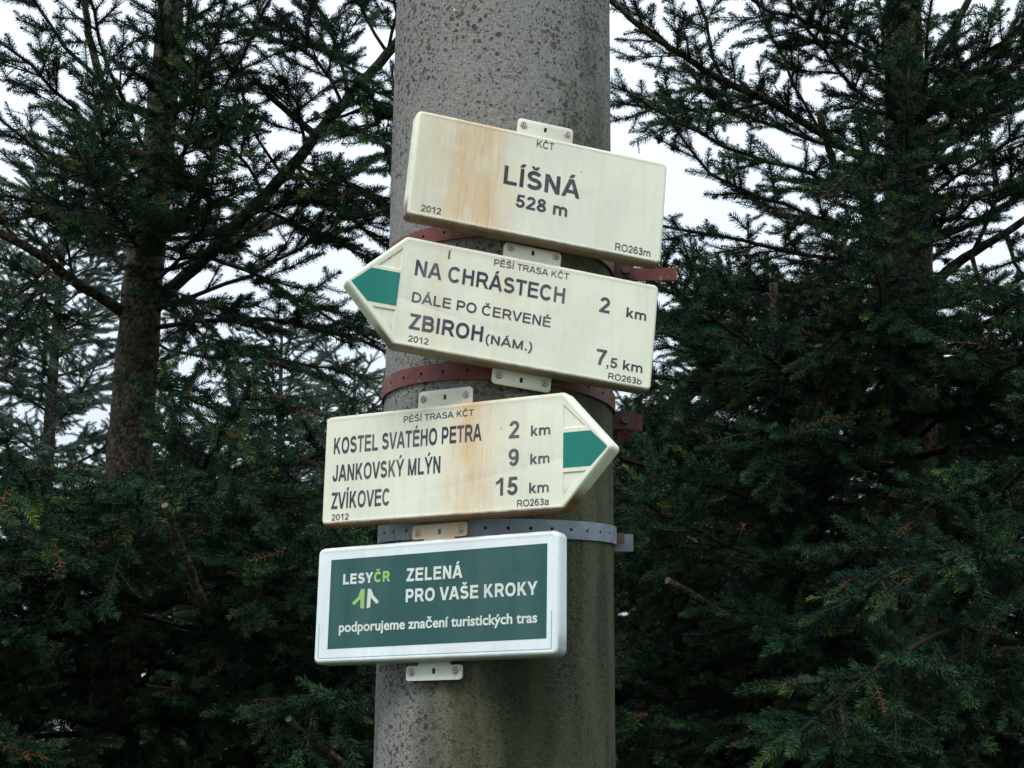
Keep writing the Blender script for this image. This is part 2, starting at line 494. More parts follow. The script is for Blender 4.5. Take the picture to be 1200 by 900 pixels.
# ------------------------------------------------------------ the pole
PR = 0.145
def axis_x(z): return -0.01735 + 0.00783 * (z - 2.0)
def build_pole():
    V, F = [], []
    S = 128
    zs = [-0.5 + i * 0.05 for i in range(int(7.5 / 0.05) + 1)]
    rnd = random.Random(4)
    for z in zs:
        for k in range(S):
            th = 2 * math.pi * k / S
            r = PR + 0.0005 * math.sin(th * 5 + z * 3) + rnd.uniform(-0.0003, 0.0003)
            V.append((axis_x(z) + r * math.cos(th), r * math.sin(th), z))
    for j in range(len(zs) - 1):
        for k in range(S):
            k2 = (k + 1) % S
            F.append((j * S + k, j * S + k2, (j + 1) * S + k2, (j + 1) * S + k))
    F.append(tuple(range((len(zs) - 1) * S, len(zs) * S)))
    o = link("concrete_pole", from_lists("concrete_pole", V, F), M_CONC, smooth=True)
    tag(o, "thick round grey concrete pole that carries the trail signs", "pole")
build_pole()

# ------------------------------------------------------------ steel straps round the pole
def strap_mesh(name, a0, a1, step, hw, z_of, phase=0.0, r0=PR + 0.0012, r1=PR + 0.0034, hole_r=0.0021):
    """perforated strap as a curved strip: cells with a punched hole alternate with plain ones"""
    V, F = [], []
    def P(a, h, r):
        x, y = math.cos(a), math.sin(a)
        zz = z_of(x * r, y * r) + h
        return (axis_x(zz) + x * r, y * r, zz)
    hc = 0.0052 / r1
    cells = []
    a = a0
    k = 0
    while a < a1 - 1e-6:
        b = min(a + step, a1)
        mid = a + step / 2
        if mid + hc < b:
            cells += [(a, mid - hc, None), (mid - hc, mid + hc, mid), (mid + hc, b, None)]
        else: cells.append((a, b, None))
        a = b
    for (a, b, mid) in cells:
        if mid is None:
            m = max(1, int((b - a) / 0.035))
            for i in range(m):
                u, v = a + (b - a) * i / m, a + (b - a) * (i + 1) / m
                s = len(V)
                V += [P(u, -hw, r1), P(v, -hw, r1), P(v, hw, r1), P(u, hw, r1), P(u, -hw, r0), P(v, -hw, r0), P(v, hw, r0), P(u, hw, r0)]
                F += [(s, s + 1, s + 2, s + 3), (s + 4, s + 7, s + 6, s + 5), (s, s + 4, s + 5, s + 1), (s + 3, s + 2, s + 6, s + 7)]
        else:
            s = len(V)
            V += [P(a, -hw, r1), P(b, -hw, r1), P(b, hw, r1), P(a, hw, r1), P(a, -hw, r0), P(b, -hw, r0), P(b, hw, r0), P(a, hw, r0)]
            F += [(s, s + 4, s + 5, s + 1), (s + 3, s + 2, s + 6, s + 7)]
            m = 12
            h0 = len(V)
            for q in range(m):
                th = 2 * math.pi * q / m + math.pi / m
                V.append(P(mid + hole_r * math.cos(th) / r1, hole_r * math.sin(th), r1))
            for q in range(m):
                th = 2 * math.pi * q / m + math.pi / m
                V.append(P(mid + hole_r * math.cos(th) / r1, hole_r * math.sin(th), r0))
            quad2 = [(a - mid, -hw / r1), (b - mid, -hw / r1), (b - mid, hw / r1), (a - mid, hw / r1)]
            circ = [(hole_r * math.cos(2 * math.pi * q / m + math.pi / m) / r1, hole_r * math.sin(2 * math.pi * q / m + math.pi / m) / r1) for q in range(m)]
            loops = [[Vector((*p, 0)) for p in quad2], [Vector((*p, 0)) for p in circ[::-1]]]
            idx = [s, s + 1, s + 2, s + 3] + [h0 + q for q in range(m)][::-1]
            for t in tessellate_polygon(loops): F.append(tuple(idx[i] for i in t))
            for q in range(m):
                q2 = (q + 1) % m
                F.append((h0 + q, h0 + q2, h0 + m + q2, h0 + m + q))
    me = from_lists(name, V, F)
    bm = bmesh.new(); bm.from_mesh(me)
    bmesh.ops.remove_doubles(bm, verts=bm.verts, dist=1e-5)
    bmesh.ops.recalc_face_normals(bm, faces=bm.faces)
    bm.to_mesh(me); bm.free()
    smooth_by_angle(me, 30)
    return me

def block(name, x0, x1, y0, y1, z0, z1, mat, parent, bend=0.0, bevel=0.0008, twist=0.0):
    """a sheet-metal lug: bevelled, slightly bent plate"""
    bm = bmesh.new()
    nx = 8
    vs = []
    for i in range(nx + 1):
        t = i / nx
        x = x0 + (x1 - x0) * t
        dy = bend * t * t
        tw = twist * t
        for (y, z) in ((y0, z0), (y1, z0), (y1, z1), (y0, z1)):
            cy, cz = (y0 + y1) / 2, (z0 + z1) / 2
            yy, zz = y - cy, z - cz
            yy, zz = yy * math.cos(tw) - zz * math.sin(tw), yy * math.sin(tw) + zz * math.cos(tw)
            vs.append(bm.verts.new((x, cy + yy + dy, cz + zz)))
    for i in range(nx):
        for k in range(4):
            k2 = (k + 1) % 4
            bm.faces.new((vs[i * 4 + k], vs[i * 4 + k2], vs[(i + 1) * 4 + k2], vs[(i + 1) * 4 + k]))
    bm.faces.new(vs[:4]); bm.faces.new(vs[-4:])
    bmesh.ops.recalc_face_normals(bm, faces=bm.faces)
    ed = [e for e in bm.edges if len(e.link_faces) == 2 and e.calc_face_angle(0) > 1.0]
    bmesh.ops.bevel(bm, geom=ed, offset=bevel, segments=2, affect='EDGES')
    me = bpy.data.meshes.new(name); bm.to_mesh(me); bm.free()
    return link(name, me, mat, parent)

def bolt_part(x, y0, y1, z, parent, r=0.0035):
    """hexagon head, shank and nut along y"""
    V, F = [], []
    def prism(ya, yb, rr, n):
        s = len(V)
        for y in (ya, yb):
            for k in range(n):
                th = 2 * math.pi * k / n
                V.append((x + rr * math.cos(th), y, z + rr * math.sin(th)))
        for k in range(n):
            k2 = (k + 1) % n
            F.append((s + k, s + k2, s + n + k2, s + n + k))
        F.append(tuple(s + k for k in range(n))); F.append(tuple(s + n + k for k in reversed(range(n))))
    prism(y0 - 0.0045, y0, r * 1.45, 6)
    prism(y0 - 0.0008, y1 + 0.009, r * 0.75, 10)
    prism(y1, y1 + 0.0045, r * 1.45, 6)
    return link("bolt_or_dark_plug", from_lists("bolt_or_dark_plug", V, F), M_RUSTSTEEL, parent)

def clamp(label, mat, earmat, z_of, step, phase, hw, front, back, extra=None, boltx=None):
    zc = z_of(0, 0)
    root = empty("pole_strap", (0, 0, 0))
    tag(root, label, "strap", "steel straps clamped round the pole")
    a0 = R(0) + math.asin(0.006 / PR)
    me = strap_mesh("band", a0 + phase, a0 + phase + 2 * math.pi - 2 * a0 - phase, step, hw, z_of)
    link("band", me, mat, root)
    x0, x1, z0, z1 = front
    block("ear", x0, x1, -0.0085, -0.006, z0, z1, earmat, root, bend=0.001)
    x0, x1, z0, z1 = back
    block("ear", x0, x1, 0.006, 0.0085, z0, z1, mat, root, bend=-0.0015, twist=0.05)
    if boltx: bolt_part(boltx[0], -0.0085, 0.0085, boltx[1], root)
    if extra:
        x0, x1, z0, z1 = extra
        block("torn_end", x0, x1, 0.000, 0.002, z0, z1, M_RED, root, bend=-0.008, twist=-0.5)
    return root

clamp("red painted perforated strap between the top sign and the left pointing arrow", M_RED, M_DARKRED,
      lambda x, y: 2.214 - 0.02 * y - 0.03 * x, R(12.3), 0.02, 0.0098, (PR - 0.018, 0.158, 2.2005, 2.2225), (PR - 0.018, 0.2147, 2.2015, 2.2195), boltx=(0.147, 2.211))
clamp("red painted perforated strap showing between the two arrow signs", M_RED, M_DARKRED,
      lambda x, y: 2.0385 - 0.01 * y - 0.055 * x, R(12.3), 0.03, 0.0105, (PR - 0.018, 0.156, 2.000, 2.0245), (PR - 0.018, 0.166, 2.001, 2.023), extra=(0.133, 0.149, 1.9845, 1.9985), boltx=(0.143, 2.012))
clamp("grey galvanised perforated strap just above the lowest green sign", M_GALV, M_RUSTSTEEL,
      lambda x, y: 1.8655 + 0.075 * y - 0.001 * x, R(10.2), 0.05, 0.0108, (PR - 0.018, 0.1395, 1.856, 1.869), (PR - 0.018, 0.1515, 1.8475, 1.8695), boltx=None)

# ------------------------------------------------------------ lettering
_ref = {}
def text_mesh(s, off):
    cu = bpy.data.curves.new("t", 'FONT')
    cu.body = s; cu.size = 1.0; cu.offset = off; cu.resolution_u = 4
    cu.fill_mode = 'BOTH' if hasattr(cu, "fill_mode") else cu.fill_mode
    ob = bpy.data.objects.new("t", cu)
    COL.objects.link(ob)
    dg = bpy.context.evaluated_depsgraph_get()
    me = bpy.data.meshes.new_from_object(ob.evaluated_get(dg))
    bpy.data.objects.remove(ob); bpy.data.curves.remove(cu)
    return me

def cap_h(ch, off):
    k = (ch, off)
    if k not in _ref:
        me = text_mesh(ch, off)
        _ref[k] = max(v.co.y for v in me.vertices)
        bpy.data.meshes.remove(me)
    return _ref[k]

def bold_lettering(s, w, x0, x1, y, h, z, mat, parent, ref=None):
    """humanist lettering of the green sign (built-in face, emboldened)"""
    off = 0.003 + 0.021 * w
    me = text_mesh(s, off)
    xs = [v.co.x for v in me.vertices]
    a, b = min(xs), max(xs)
    sx, sy = (x1 - x0) / (b - a), h / cap_h(ref or "H", off)
    for v in me.vertices:
        v.co = (x0 + (v.co.x - a) * sx, y + v.co.y * sy, z)
    me.name = "lettering"
    return link("lettering", me, mat, parent)

# grotesque capitals, digits and a few small letters drawn stroke by stroke; cap height 1
def glyph(ch, w):
    """advance and stroke list: ('D', p0, p1, w) cut horizontally, ('H', x0, x1, y), ('C', points) ribbons"""
    h = w / 2; t = 1 - h
    def arc(cx, cy, rx, ry, a0, a1, n=14):
        return [(cx + rx * math.cos(R(a0 + (a1 - a0) * i / n)), cy + ry * math.sin(R(a0 + (a1 - a0) * i / n))) for i in range(n + 1)]
    def sup(cx, cy, rx, ry, a0, a1, n=28, e=0.9):
        o = []
        for i in range(n + 1):
            c, s_ = math.cos(R(a0 + (a1 - a0) * i / n)), math.sin(R(a0 + (a1 - a0) * i / n))
            o.append((cx + rx * math.copysign(abs(c) ** e, c), cy + ry * math.copysign(abs(s_) ** e, s_)))
        return o
    def cr(p, n=7):
        o = []
        q = [p[0]] + list(p) + [p[-1]]
        for i in range(1, len(q) - 2):
            for k in range(n):
                u = k / n
                o.append(tuple(0.5 * ((2 * q[i][j]) + (-q[i - 1][j] + q[i + 1][j]) * u + (2 * q[i - 1][j] - 5 * q[i][j] + 4 * q[i + 1][j] - q[i + 2][j]) * u * u + (-q[i - 1][j] + 3 * q[i][j] - 3 * q[i + 1][j] + q[i + 2][j]) * u ** 3) for j in (0, 1)))
        o.append(p[-1]); return o
    D = lambda x0, y0, x1, y1, k=1.0: ('D', (x0, y0), (x1, y1), w * k)
    Hh = lambda x0, x1, y, k=0.9: ('H', x0, x1, y, w * k)
    C = lambda p, k=1.0: ('C', p, w * k)
    acc = {'Á': 'A', 'Č': 'C', 'Ě': 'E', 'É': 'E', 'Í': 'I', 'Š': 'S', 'Ý': 'Y'}
    if ch in acc:
        adv, st = glyph(acc[ch], w)
        c = adv / 2 + (0.02 if ch in 'ČŠ' else 0.0)
        if ch in 'ÁÉÍÝ': st = st + [D(c - 0.045, 1.07, c + 0.085, 1.26, 0.85)]
        else: st = st + [D(c - 0.15, 1.26, c - 0.02, 1.07, 0.7), D(c + 0.15, 1.26, c + 0.02, 1.07, 0.7)]
        return adv, st
    k9 = h * 0.9
    if ch == ' ': return 0.39, []
    if ch == 'I': return 0.39, [D(.195, 0, .195, 1)]
    if ch == 'L': return 0.85, [D(.10 + h, 0, .10 + h, 1), Hh(.10 + h, .80, k9)]
    if ch == 'E': return 0.93, [D(.10 + h, 0, .10 + h, 1), Hh(.10 + h, .87, k9), Hh(.10 + h, .82, .53), Hh(.10 + h, .85, 1 - k9)]
    if ch == 'H': return 1.01, [D(.10 + h, 0, .10 + h, 1), D(.91 - h, 0, .91 - h, 1), Hh(.10 + w, .91 - w, .54)]
    if ch == 'T': return 0.85, [D(.425, 0, .425, 1), Hh(.03, .82, 1 - k9)]
    if ch == 'N': return 1.01, [D(.10 + h, 0, .10 + h, 1), D(.91 - h, 0, .91 - h, 1), D(.91 - h, 0, .10 + h, 1)]
    if ch == 'M': return 1.17, [D(.10 + h, 0, .10 + h, 1), D(1.07 - h, 0, 1.07 - h, 1), D(.585, 0, .10 + h, 1, .95), D(.585, 0, 1.07 - h, 1, .95)]
    if ch == 'A': return 1.0, [D(h * 1.1, 0, .5 - h * .25, 1), D(1 - h * 1.1, 0, .5 + h * .25, 1), Hh(.24, .76, .31)]
    if ch == 'V': return 0.93, [D(.465 - h * .2, 0, h * 1.1, 1), D(.465 + h * .2, 0, .93 - h * 1.1, 1)]
    if ch == 'Y': return 0.93, [D(.465, 0, .465, .44), D(.465, .38, h * 1.1, 1), D(.465, .38, .93 - h * 1.1, 1)]
    if ch == 'Z': return 0.85, [Hh(.04, .81, k9), Hh(.06, .80, 1 - k9), D(.04 + w * .7, w * .6, .80 - w * .75, 1 - w * .6, 1.0)]
    if ch == 'K': return 1.01, [D(.10 + h, 0, .10 + h, 1), D(.10 + w * .8, .34, .88 - w * .5, 1), D(.98 - w * .65, 0, .42, .60)]
    if ch == 'O': return 1.09, [C(sup(.545, .5, .48 - h, .515 - h, 0, 360))]
    if ch == 'C': return 1.01, [C(sup(.52, .5, .46 - h, .515 - h, 40, 322))]
    if ch == 'D': return 1.01, [D(.10 + h, 0, .10 + h, 1), C([(.10 + h, 1 - k9), (.42, 1 - k9)] + sup(.42, .5, .53 - h, .5 - k9, 88, -88) + [(.42, k9), (.10 + h, k9)])]
    if ch == 'P': return 0.93, [D(.10 + h, 0, .10 + h, 1), C([(.10 + h, 1 - k9), (.54, 1 - k9)] + arc(.56, (1 - k9 + .42) / 2, .32 - h, (1 - k9 - .42) / 2, 85, -85) + [(.54, .42), (.10 + h, .42)])]
    if ch == 'R': return 1.01, [D(.10 + h, 0, .10 + h, 1), C([(.10 + h, 1 - k9), (.58, 1 - k9)] + arc(.60, (1 - k9 + .46) / 2, .32 - h, (1 - k9 - .46) / 2, 85, -85) + [(.58, .46), (.10 + h, .46)]), D(1.0 - w * .6, 0, .60, .46)]
    if ch == 'B': return 1.01, [D(.10 + h, 0, .10 + h, 1), C([(.10 + h, 1 - k9), (.56, 1 - k9)] + arc(.58, (1 - k9 + .53) / 2, .30 - h, (1 - k9 - .53) / 2, 85, -85) + [(.56, .53), (.10 + h, .53)]),
                                 C([(.10 + h, .53), (.58, .53)] + arc(.61, (k9 + .53) / 2, .33 - h, (.53 - k9) / 2, 85, -85) + [(.58, k9), (.10 + h, k9)])]
    if ch == 'J': return 0.78, [('D', (.68 - h, .3), (.68 - h, 1), w), C([(.68 - h, .31)] + arc(.37, .30, .31 - h, .31 - h, 0, -180) + [(.06 + h, .36)])]
    if ch == 'S': return 0.93, [C(arc(.465, 1.01 - h - (.485 - h) / 2 - .0, .37 - h * .9, (.485 - h) / 2, 22, 250) + arc(.465, (.525 + h - .01) / 2, .415 - h, (.525 - h) / 2, 68, -158))]
    if ch == '0': return 0.78, [C(sup(.39, .5, .34 - h, .51 - h, 0, 360))]
    if ch == '8': return 0.78, [C(arc(.39, .745, .30 - h, .265 - h * .95, 0, 360, 24)), C(arc(.39, .275, .345 - h, .285 - h, 0, 360, 24))]
    if ch == '1': return 0.78, [D(.50 - h * .3, 0, .50 - h * .3, 1), C([(.10, .70), (.26, .77), (.37, .86), (.44, .97)], .8)]
    if ch == '2': return 0.78, [C(arc(.385, .69, .325 - h, .315 - h, 172, -32) + [(.12 + h * .6, w * .7)]), Hh(.04, .72, k9)]
    if ch == '3': return 0.78, [C(arc(.375, .76, .29 - h * .9, .25 - h, 165, -90, 18) + [(.32, .51 + h * .1)]), C([(.32, .53)] + arc(.375, .275, .335 - h, .285 - h, 88, -168, 18))]
    if ch == '5': return 0.78, [Hh(.18, .68, 1 - k9), D(.11 + h * .8, .44, .20 + h * .6, 1), C(arc(.37, .325, .34 - h, .335 - h, 150, -168, 20))]
    if ch == '6': return 0.78, [C(arc(.395, .325, .335 - h, .335 - h, 0, 360, 26)), C(arc(.40, .5, .34 - h, .51 - h, 38, 215, 20))]
    if ch == '9': return 0.78, [C(arc(.385, .675, .335 - h, .335 - h, 0, 360, 26)), C(arc(.38, .5, .34 - h, .51 - h, 218, 395, 20))]
    if ch == '7': return 0.78, [Hh(.06, .72, 1 - k9), C(cr([(.72 - w * .7, 1 - w * .6), (.50, .66), (.36, .34), (.30, 0)]))]
    if ch == '.': return 0.39, [D(.195, 0, .195, w * 1.05, 1.05)]
    if ch == ',': return 0.39, [D(.20, 0, .20, w * 1.05, 1.05), C([(.20 + w * .45, w * .3), (.18 + w * .35, -.10), (.12, -.20)], .4)]
    if ch == '(': return 0.46, [C(cr([(.38, 1.04), (.20, .78), (.14, .40), (.20, .04), (.38, -.26)]), .85)]
    if ch == ')': return 0.46, [C(cr([(.08, 1.04), (.26, .78), (.32, .40), (.26, .04), (.08, -.26)]), .85)]
    if ch == 'k': return 0.78, [D(.09 + h, 0, .09 + h, 1), D(.09 + w * .7, .22, .70 - w * .45, .725), D(.76 - w * .6, 0, .34, .45)]
    if ch == 'm':
        a, b, c = .09 + h, .62, 1.15 - h
        return 1.24, [D(a, 0, a, .725)] + [C([(q, 0), (q, .46)] + arc((p + q) / 2, .725 - h - .17, (q - p) / 2, .17, 0, 170)[1:], .95) for p, q in ((a, b), (b, c))]
    if ch == 'a': return 0.78, [C(cr([(.09 + h, .52), (.16, .66), (.37, .74 - h), (.58, .66), (.63 - h * .2, .50), (.63 - h * .2, .16), (.69, 0)])), C(cr([(.62 - h * .2, .44), (.36, .39), (.13, .30), (.08 + h * .9, .17), (.16, .05), (.30, h * .9 - .01), (.50, .07), (.62 - h * .2, .26)]), .9)]
    if ch == 'b': return 0.85, [D(.09 + h, 0, .09 + h, 1), C(arc(.43, .36, .35 - h, .38 - h, 0, 360, 24))]
    return 0.4, []

def lettering(s, weight, x0, x1, y, h, z, mat, parent, ref=None):
    w = 0.105 + 0.085 * weight
    V, F, pen, layer = [], [], 0.0, 0
    for ch in s:
        adv, st = glyph(ch, w)
        for k in st:
            zz = layer; layer = (layer + 1) % 5
            b = len(V)
            if k[0] == 'D':
                (ax, ay), (bx, by), ww = k[1:]
                d = math.hypot(bx - ax, by - ay); hw = ww / 2 * d / max(abs(by - ay), 1e-6)
                V += [(pen + ax - hw, ay, zz), (pen + ax + hw, ay, zz), (pen + bx + hw, by, zz), (pen + bx - hw, by, zz)]
                F.append((b, b + 1, b + 2, b + 3) if by > ay else (b, b + 3, b + 2, b + 1))
            elif k[0] == 'H':
                ax, bx, yy, ww = k[1:]
                V += [(pen + ax, yy - ww / 2, zz), (pen + bx, yy - ww / 2, zz), (pen + bx, yy + ww / 2, zz), (pen + ax, yy + ww / 2, zz)]
                F.append((b, b + 1, b + 2, b + 3))
            else:
                P = [Vector(p) for p in k[1]]; ww = k[2]
                n = len(P); closed = (P[0] - P[-1]).length < 1e-4
                for i, p in enumerate(P):
                    q0 = P[i - 1] if i > 0 else (P[-2] if closed else P[0])
                    q1 = P[i + 1] if i < n - 1 else (P[1] if closed else P[-1])
                    d = (q1 - q0).normalized(); nn = Vector((-d.y, d.x)) * ww / 2
                    V += [(pen + p.x + nn.x, p.y + nn.y, zz), (pen + p.x - nn.x, p.y - nn.y, zz)]
                for i in range(n - 1): F.append((b + 2 * i, b + 2 * i + 1, b + 2 * i + 3, b + 2 * i + 2))
        pen += adv
    xs = [v[0] for v in V]; a, b = min(xs), max(xs)
    sx = (x1 - x0) / (b - a)
    V = [(x0 + (p[0] - a) * sx, y + p[1] * h, z + p[2] * 0.00004) for p in V]
    return link("lettering", from_lists("lettering", V, F), mat, parent)

# ------------------------------------------------------------ the signs
DEP = 0.026
def sign_root(name, yaw, pitch, roll, s, zc):
    psi, phi, rho = R(yaw), R(pitch), R(roll)
    n0 = Vector((math.sin(psi), -math.cos(psi), 0)); t0 = Vector((math.cos(psi), math.sin(psi), 0)); u0 = Vector((0, 0, 1))
    c = Vector((axis_x(zc), 0, zc)) + n0 * (PR + DEP) + t0 * s
    n = n0 * math.cos(phi) + u0 * math.sin(phi); u = u0 * math.cos(phi) - n0 * math.sin(phi)
    t = t0 * math.cos(rho) + u * math.sin(rho); u2 = u * math.cos(rho) - t0 * math.sin(rho)
    o = empty(name)
    o.matrix_world = Matrix(((t.x, u2.x, n.x, c.x), (t.y, u2.y, n.y, c.y), (t.z, u2.z, n.z, c.z), (0, 0, 0, 1))) @ Matrix.Translation((0, 0, -PLZ))
    return o
PLZ = 0.017                                                        # plate depth: front at z = PLZ, back at 0, sign space

def rivet_mesh():
    prof = [(0.0046, 0.0), (0.0046, 0.0008), (0.0040, 0.0013), (0.0033, 0.0009), (0.0027, 0.0009), (0.0025, 0.0016), (0.0019, 0.0019), (0.0011, 0.0015), (0.0010, 0.0003)]
    V, F, MI = [], [], []
    n = 18
    for r, z in prof:
        for k in range(n):
            th = 2 * math.pi * k / n
            V.append((r * math.cos(th), r * math.sin(th), z))
    for j in range(len(prof) - 1):
        for k in range(n):
            k2 = (k + 1) % n
            F.append((j * n + k, j * n + k2, (j + 1) * n + k2, (j + 1) * n + k)); MI.append(1 if j in (3, 7) else 0)  # groove floor and hole wall get the painted shade
    F.append(tuple((len(prof) - 1) * n + k for k in range(n))); MI.append(1)
    me = from_lists("rivet", V, F)
    me.materials.append(M_RIVET); me.materials.append(M_HOLESHADE)
    for p, i in zip(me.polygons, MI): p.material_index = i
    smooth_by_angle(me, 40)
    return me
RIVET = rivet_mesh()

def mounting_tab(parent, mat, x0, x1, y_in, y_out, rv, slot, notch=False):
    """perforated tab behind the plate edge, with two rivets and a square slot; y_in is hidden behind the plate"""
    lo, hi = min(y_in, y_out), max(y_in, y_out)
    up = y_out > y_in
    zt, z0 = -0.0008, -0.0033
    ymid = slot[1]
    if notch:
        # the tab narrows to a neck next to the plate
        nx = 0.016
        g = 0.0022
        if up:
            yb = y_out - 0.0165
            poly = [(x0 + nx, y_in), (x1 - nx, y_in), (x1 - nx, yb), (x1, yb), (x1, y_out), (x0, y_out), (x0, yb), (x0 + nx, yb)]
        else:
            yb = y_out + 0.0165
            poly = [(x0, y_out), (x1, y_out), (x1, yb), (x1 - nx, yb), (x1 - nx, y_in), (x0 + nx, y_in), (x0 + nx, yb), (x0, yb)]
        radii = [0.0006, 0.0006, 0.0006, 0.0028, 0.0035, 0.0035, 0.0028, 0.0006] if up else [0.0035, 0.0035, 0.0028, 0.0006, 0.0006, 0.0006, 0.0006, 0.0028]
        V, F = [], []
        # concave polygon: plain outline, no rounding helper
        out = poly
        s = 0
        n = len(out)
        bv = 0.0
        hx, hy = slot
        hole = [(hx - 0.0021, hy - 0.0031), (hx + 0.0021, hy - 0.0031), (hx + 0.0021, hy + 0.0031), (hx - 0.0021, hy + 0.0031)]
        me = concave_plate("tab", out, radii, z0, zt, hole)
    else:
        poly = [(x0, lo), (x1, lo), (x1, hi), (x0, hi)]
        hx, hy = slot
        hole = [(hx - 0.0019, hy - 0.0031), (hx + 0.0019, hy - 0.0031), (hx + 0.0019, hy + 0.0031), (hx - 0.0019, hy + 0.0031)]
        me = plate_mesh("tab", poly, 0.005, [(0.0004, z0), (0, z0 + 0.0004), (0, zt - 0.0006), (0.0006, zt)], holes=[hole], through=True)
        smooth_by_angle(me, 50)
    o = link("mounting_tab", me, mat, parent)
    for (x, y) in rv:
        r = bpy.data.objects.new("rivet", RIVET); COL.objects.link(r)
        r.parent = o; r.location = (x, y, zt)
    V, F = [], []
    tube(V, F, [(slot[0], slot[1], -0.0052), (slot[0], slot[1], z0 - 0.0004)], [0.0042, 0.0042], 8)
    link('bolt_or_dark_plug', from_lists('bolt_or_dark_plug', V, F), M_HOLESHADE, o)  # dark plug added behind the slot so the opening looks shaded
    return o

def concave_plate(name, pts, radii, z0, z1, hole):
    out = []
    n = len(pts)
    for i in range(n):
        p0, p1, p2 = Vector(pts[i - 1]), Vector(pts[i]), Vector(pts[(i + 1) % n])
        e1, e2 = (p1 - p0).normalized(), (p2 - p1).normalized()
        r = radii[i]
        cr = e1.x * e2.y - e1.y * e2.x
        sgn = 1 if cr > 0 else -1
        n1 = Vector((-e1.y, e1.x)) * sgn
        a = p1 - e1 * r
        c = a + n1 * r
        a0 = math.atan2(-n1.y, -n1.x)
        for k in range(5):
            th = a0 + sgn * (math.pi / 2) * k / 4
            out.append((c.x + r * math.cos(th), c.y + r * math.sin(th)))
    V = [(x, y, z1) for x, y in out] + [(x, y, z0) for x, y in out]
    m = len(out)
    F = [(k, (k + 1) % m, m + (k + 1) % m, m + k) for k in range(m)]
    s = len(V)
    V += [(x, y, z1) for x, y in hole] + [(x, y, z0) for x, y in hole]
    h = len(hole)
    for k in range(h): F.append((s + k, s + (k + 1) % h, s + h + (k + 1) % h, s + h + k))
    for base, hb, flip in ((0, s, False), (m, s + h, True)):
        loops = [[Vector(V[base + k]) for k in range(m)], [Vector(V[hb + k]) for k in reversed(range(h))]]
        idx = [base + k for k in range(m)] + [hb + k for k in reversed(range(h))]
        for t in tessellate_polygon(loops): F.append(tuple(idx[i] for i in (reversed(t) if flip else t)))
    me = from_lists(name, V, F)
    bm = bmesh.new(); bm.from_mesh(me)
    bmesh.ops.recalc_face_normals(bm, faces=bm.faces)
    bm.to_mesh(me); bm.free()
    return me

RIM = [(0.0014, -0.0045), (0.0, -0.0033), (0.0, 0.0105), (0.0003, 0.0130), (0.0012, 0.0152), (0.0027, 0.0166), (0.0045, 0.0170), (0.0056, 0.0168), (0.0066, 0.0166)]
FACE = RIM[-1][1]
def film(pts, z, mat, parent, name="emblem"):
    s = len(pts)
    V = [(x, y, z) for x, y in pts]
    tri = tessellate_polygon([[Vector(v) for v in V]])
    me = from_lists(name, V, [tuple(t) for t in tri])
    bm = bmesh.new(); bm.from_mesh(me)
    bmesh.ops.recalc_face_normals(bm, faces=bm.faces)
    for f in bm.faces:
        if f.normal.z < 0: f.normal_flip()
    bm.to_mesh(me); bm.free()
    return link(name, me, mat, parent)

def arrow_poly(W, H, T, d):
    if d < 0: return [(-W / 2, 0), (-W / 2 + T, -H / 2), (W / 2, -H / 2), (W / 2, H / 2), (-W / 2 + T, H / 2)]
    return [(W / 2, 0), (W / 2 - T, H / 2), (-W / 2, H / 2), (-W / 2, -H / 2), (W / 2 - T, -H / 2)]

CREAM = (0.76, 0.75, 0.605)
M_TAB = plate_mat("cream_enamel_tab", (0.66, 0.64, 0.52), [], 1.0, 0.0)
ZP = FACE + 0.0003

# --- top name plate
s1 = sign_root("name_sign", 17.35, -0.21, -5.22, -0.0011, 2.2641)
tag(s1, "cream rectangular sign reading LÍŠNÁ 528 m, topmost on the pole", "sign")
W, H = 0.3244, 0.1359
m1 = plate_mat("cream_enamel_rust_left", CREAM, [(-0.088, 0.085, 0.78), (-0.070, 0.026, 0.40), (-0.102, 0.016, 0.30), (-0.125, 0.04, 0.22)], H / 2, 0.9)
me = plate_mesh("plate", [(-W / 2 + 0.002, -H / 2), (W / 2, -H / 2), (W / 2, H / 2), (-W / 2 + 0.002, H / 2)], 0.0075, RIM)
smooth_by_angle(me, 40); link("plate", me, m1, s1)
mounting_tab(s1, M_TAB, -0.0314, 0.0408, 0.055, 0.0935, [(-0.0240, 0.0850), (0.0334, 0.0850)], (0.0047, 0.0845))
for a in [("KČT", 0.4, -0.0099, 0.0123, 0.0518, 0.0092), ("LÍŠNÁ", 1.15, -0.0471, 0.0501, -0.0039, 0.0235), ("528 m", 1.0, -0.0296, 0.0358, -0.0302, 0.0163),
          ("2012", 0.55, -0.1431, -0.1188, -0.0618, 0.0079), ("RO263m", 0.5, 0.1003, 0.1464, -0.0651, 0.0093)]:
    if a[0] == "RO263m": a = a[:4] + (-0.0598,) + a[5:]
    if a[0] == "2012": a = a[:4] + (-0.0588,) + a[5:]
    lettering(*a, ZP, M_INK, s1)

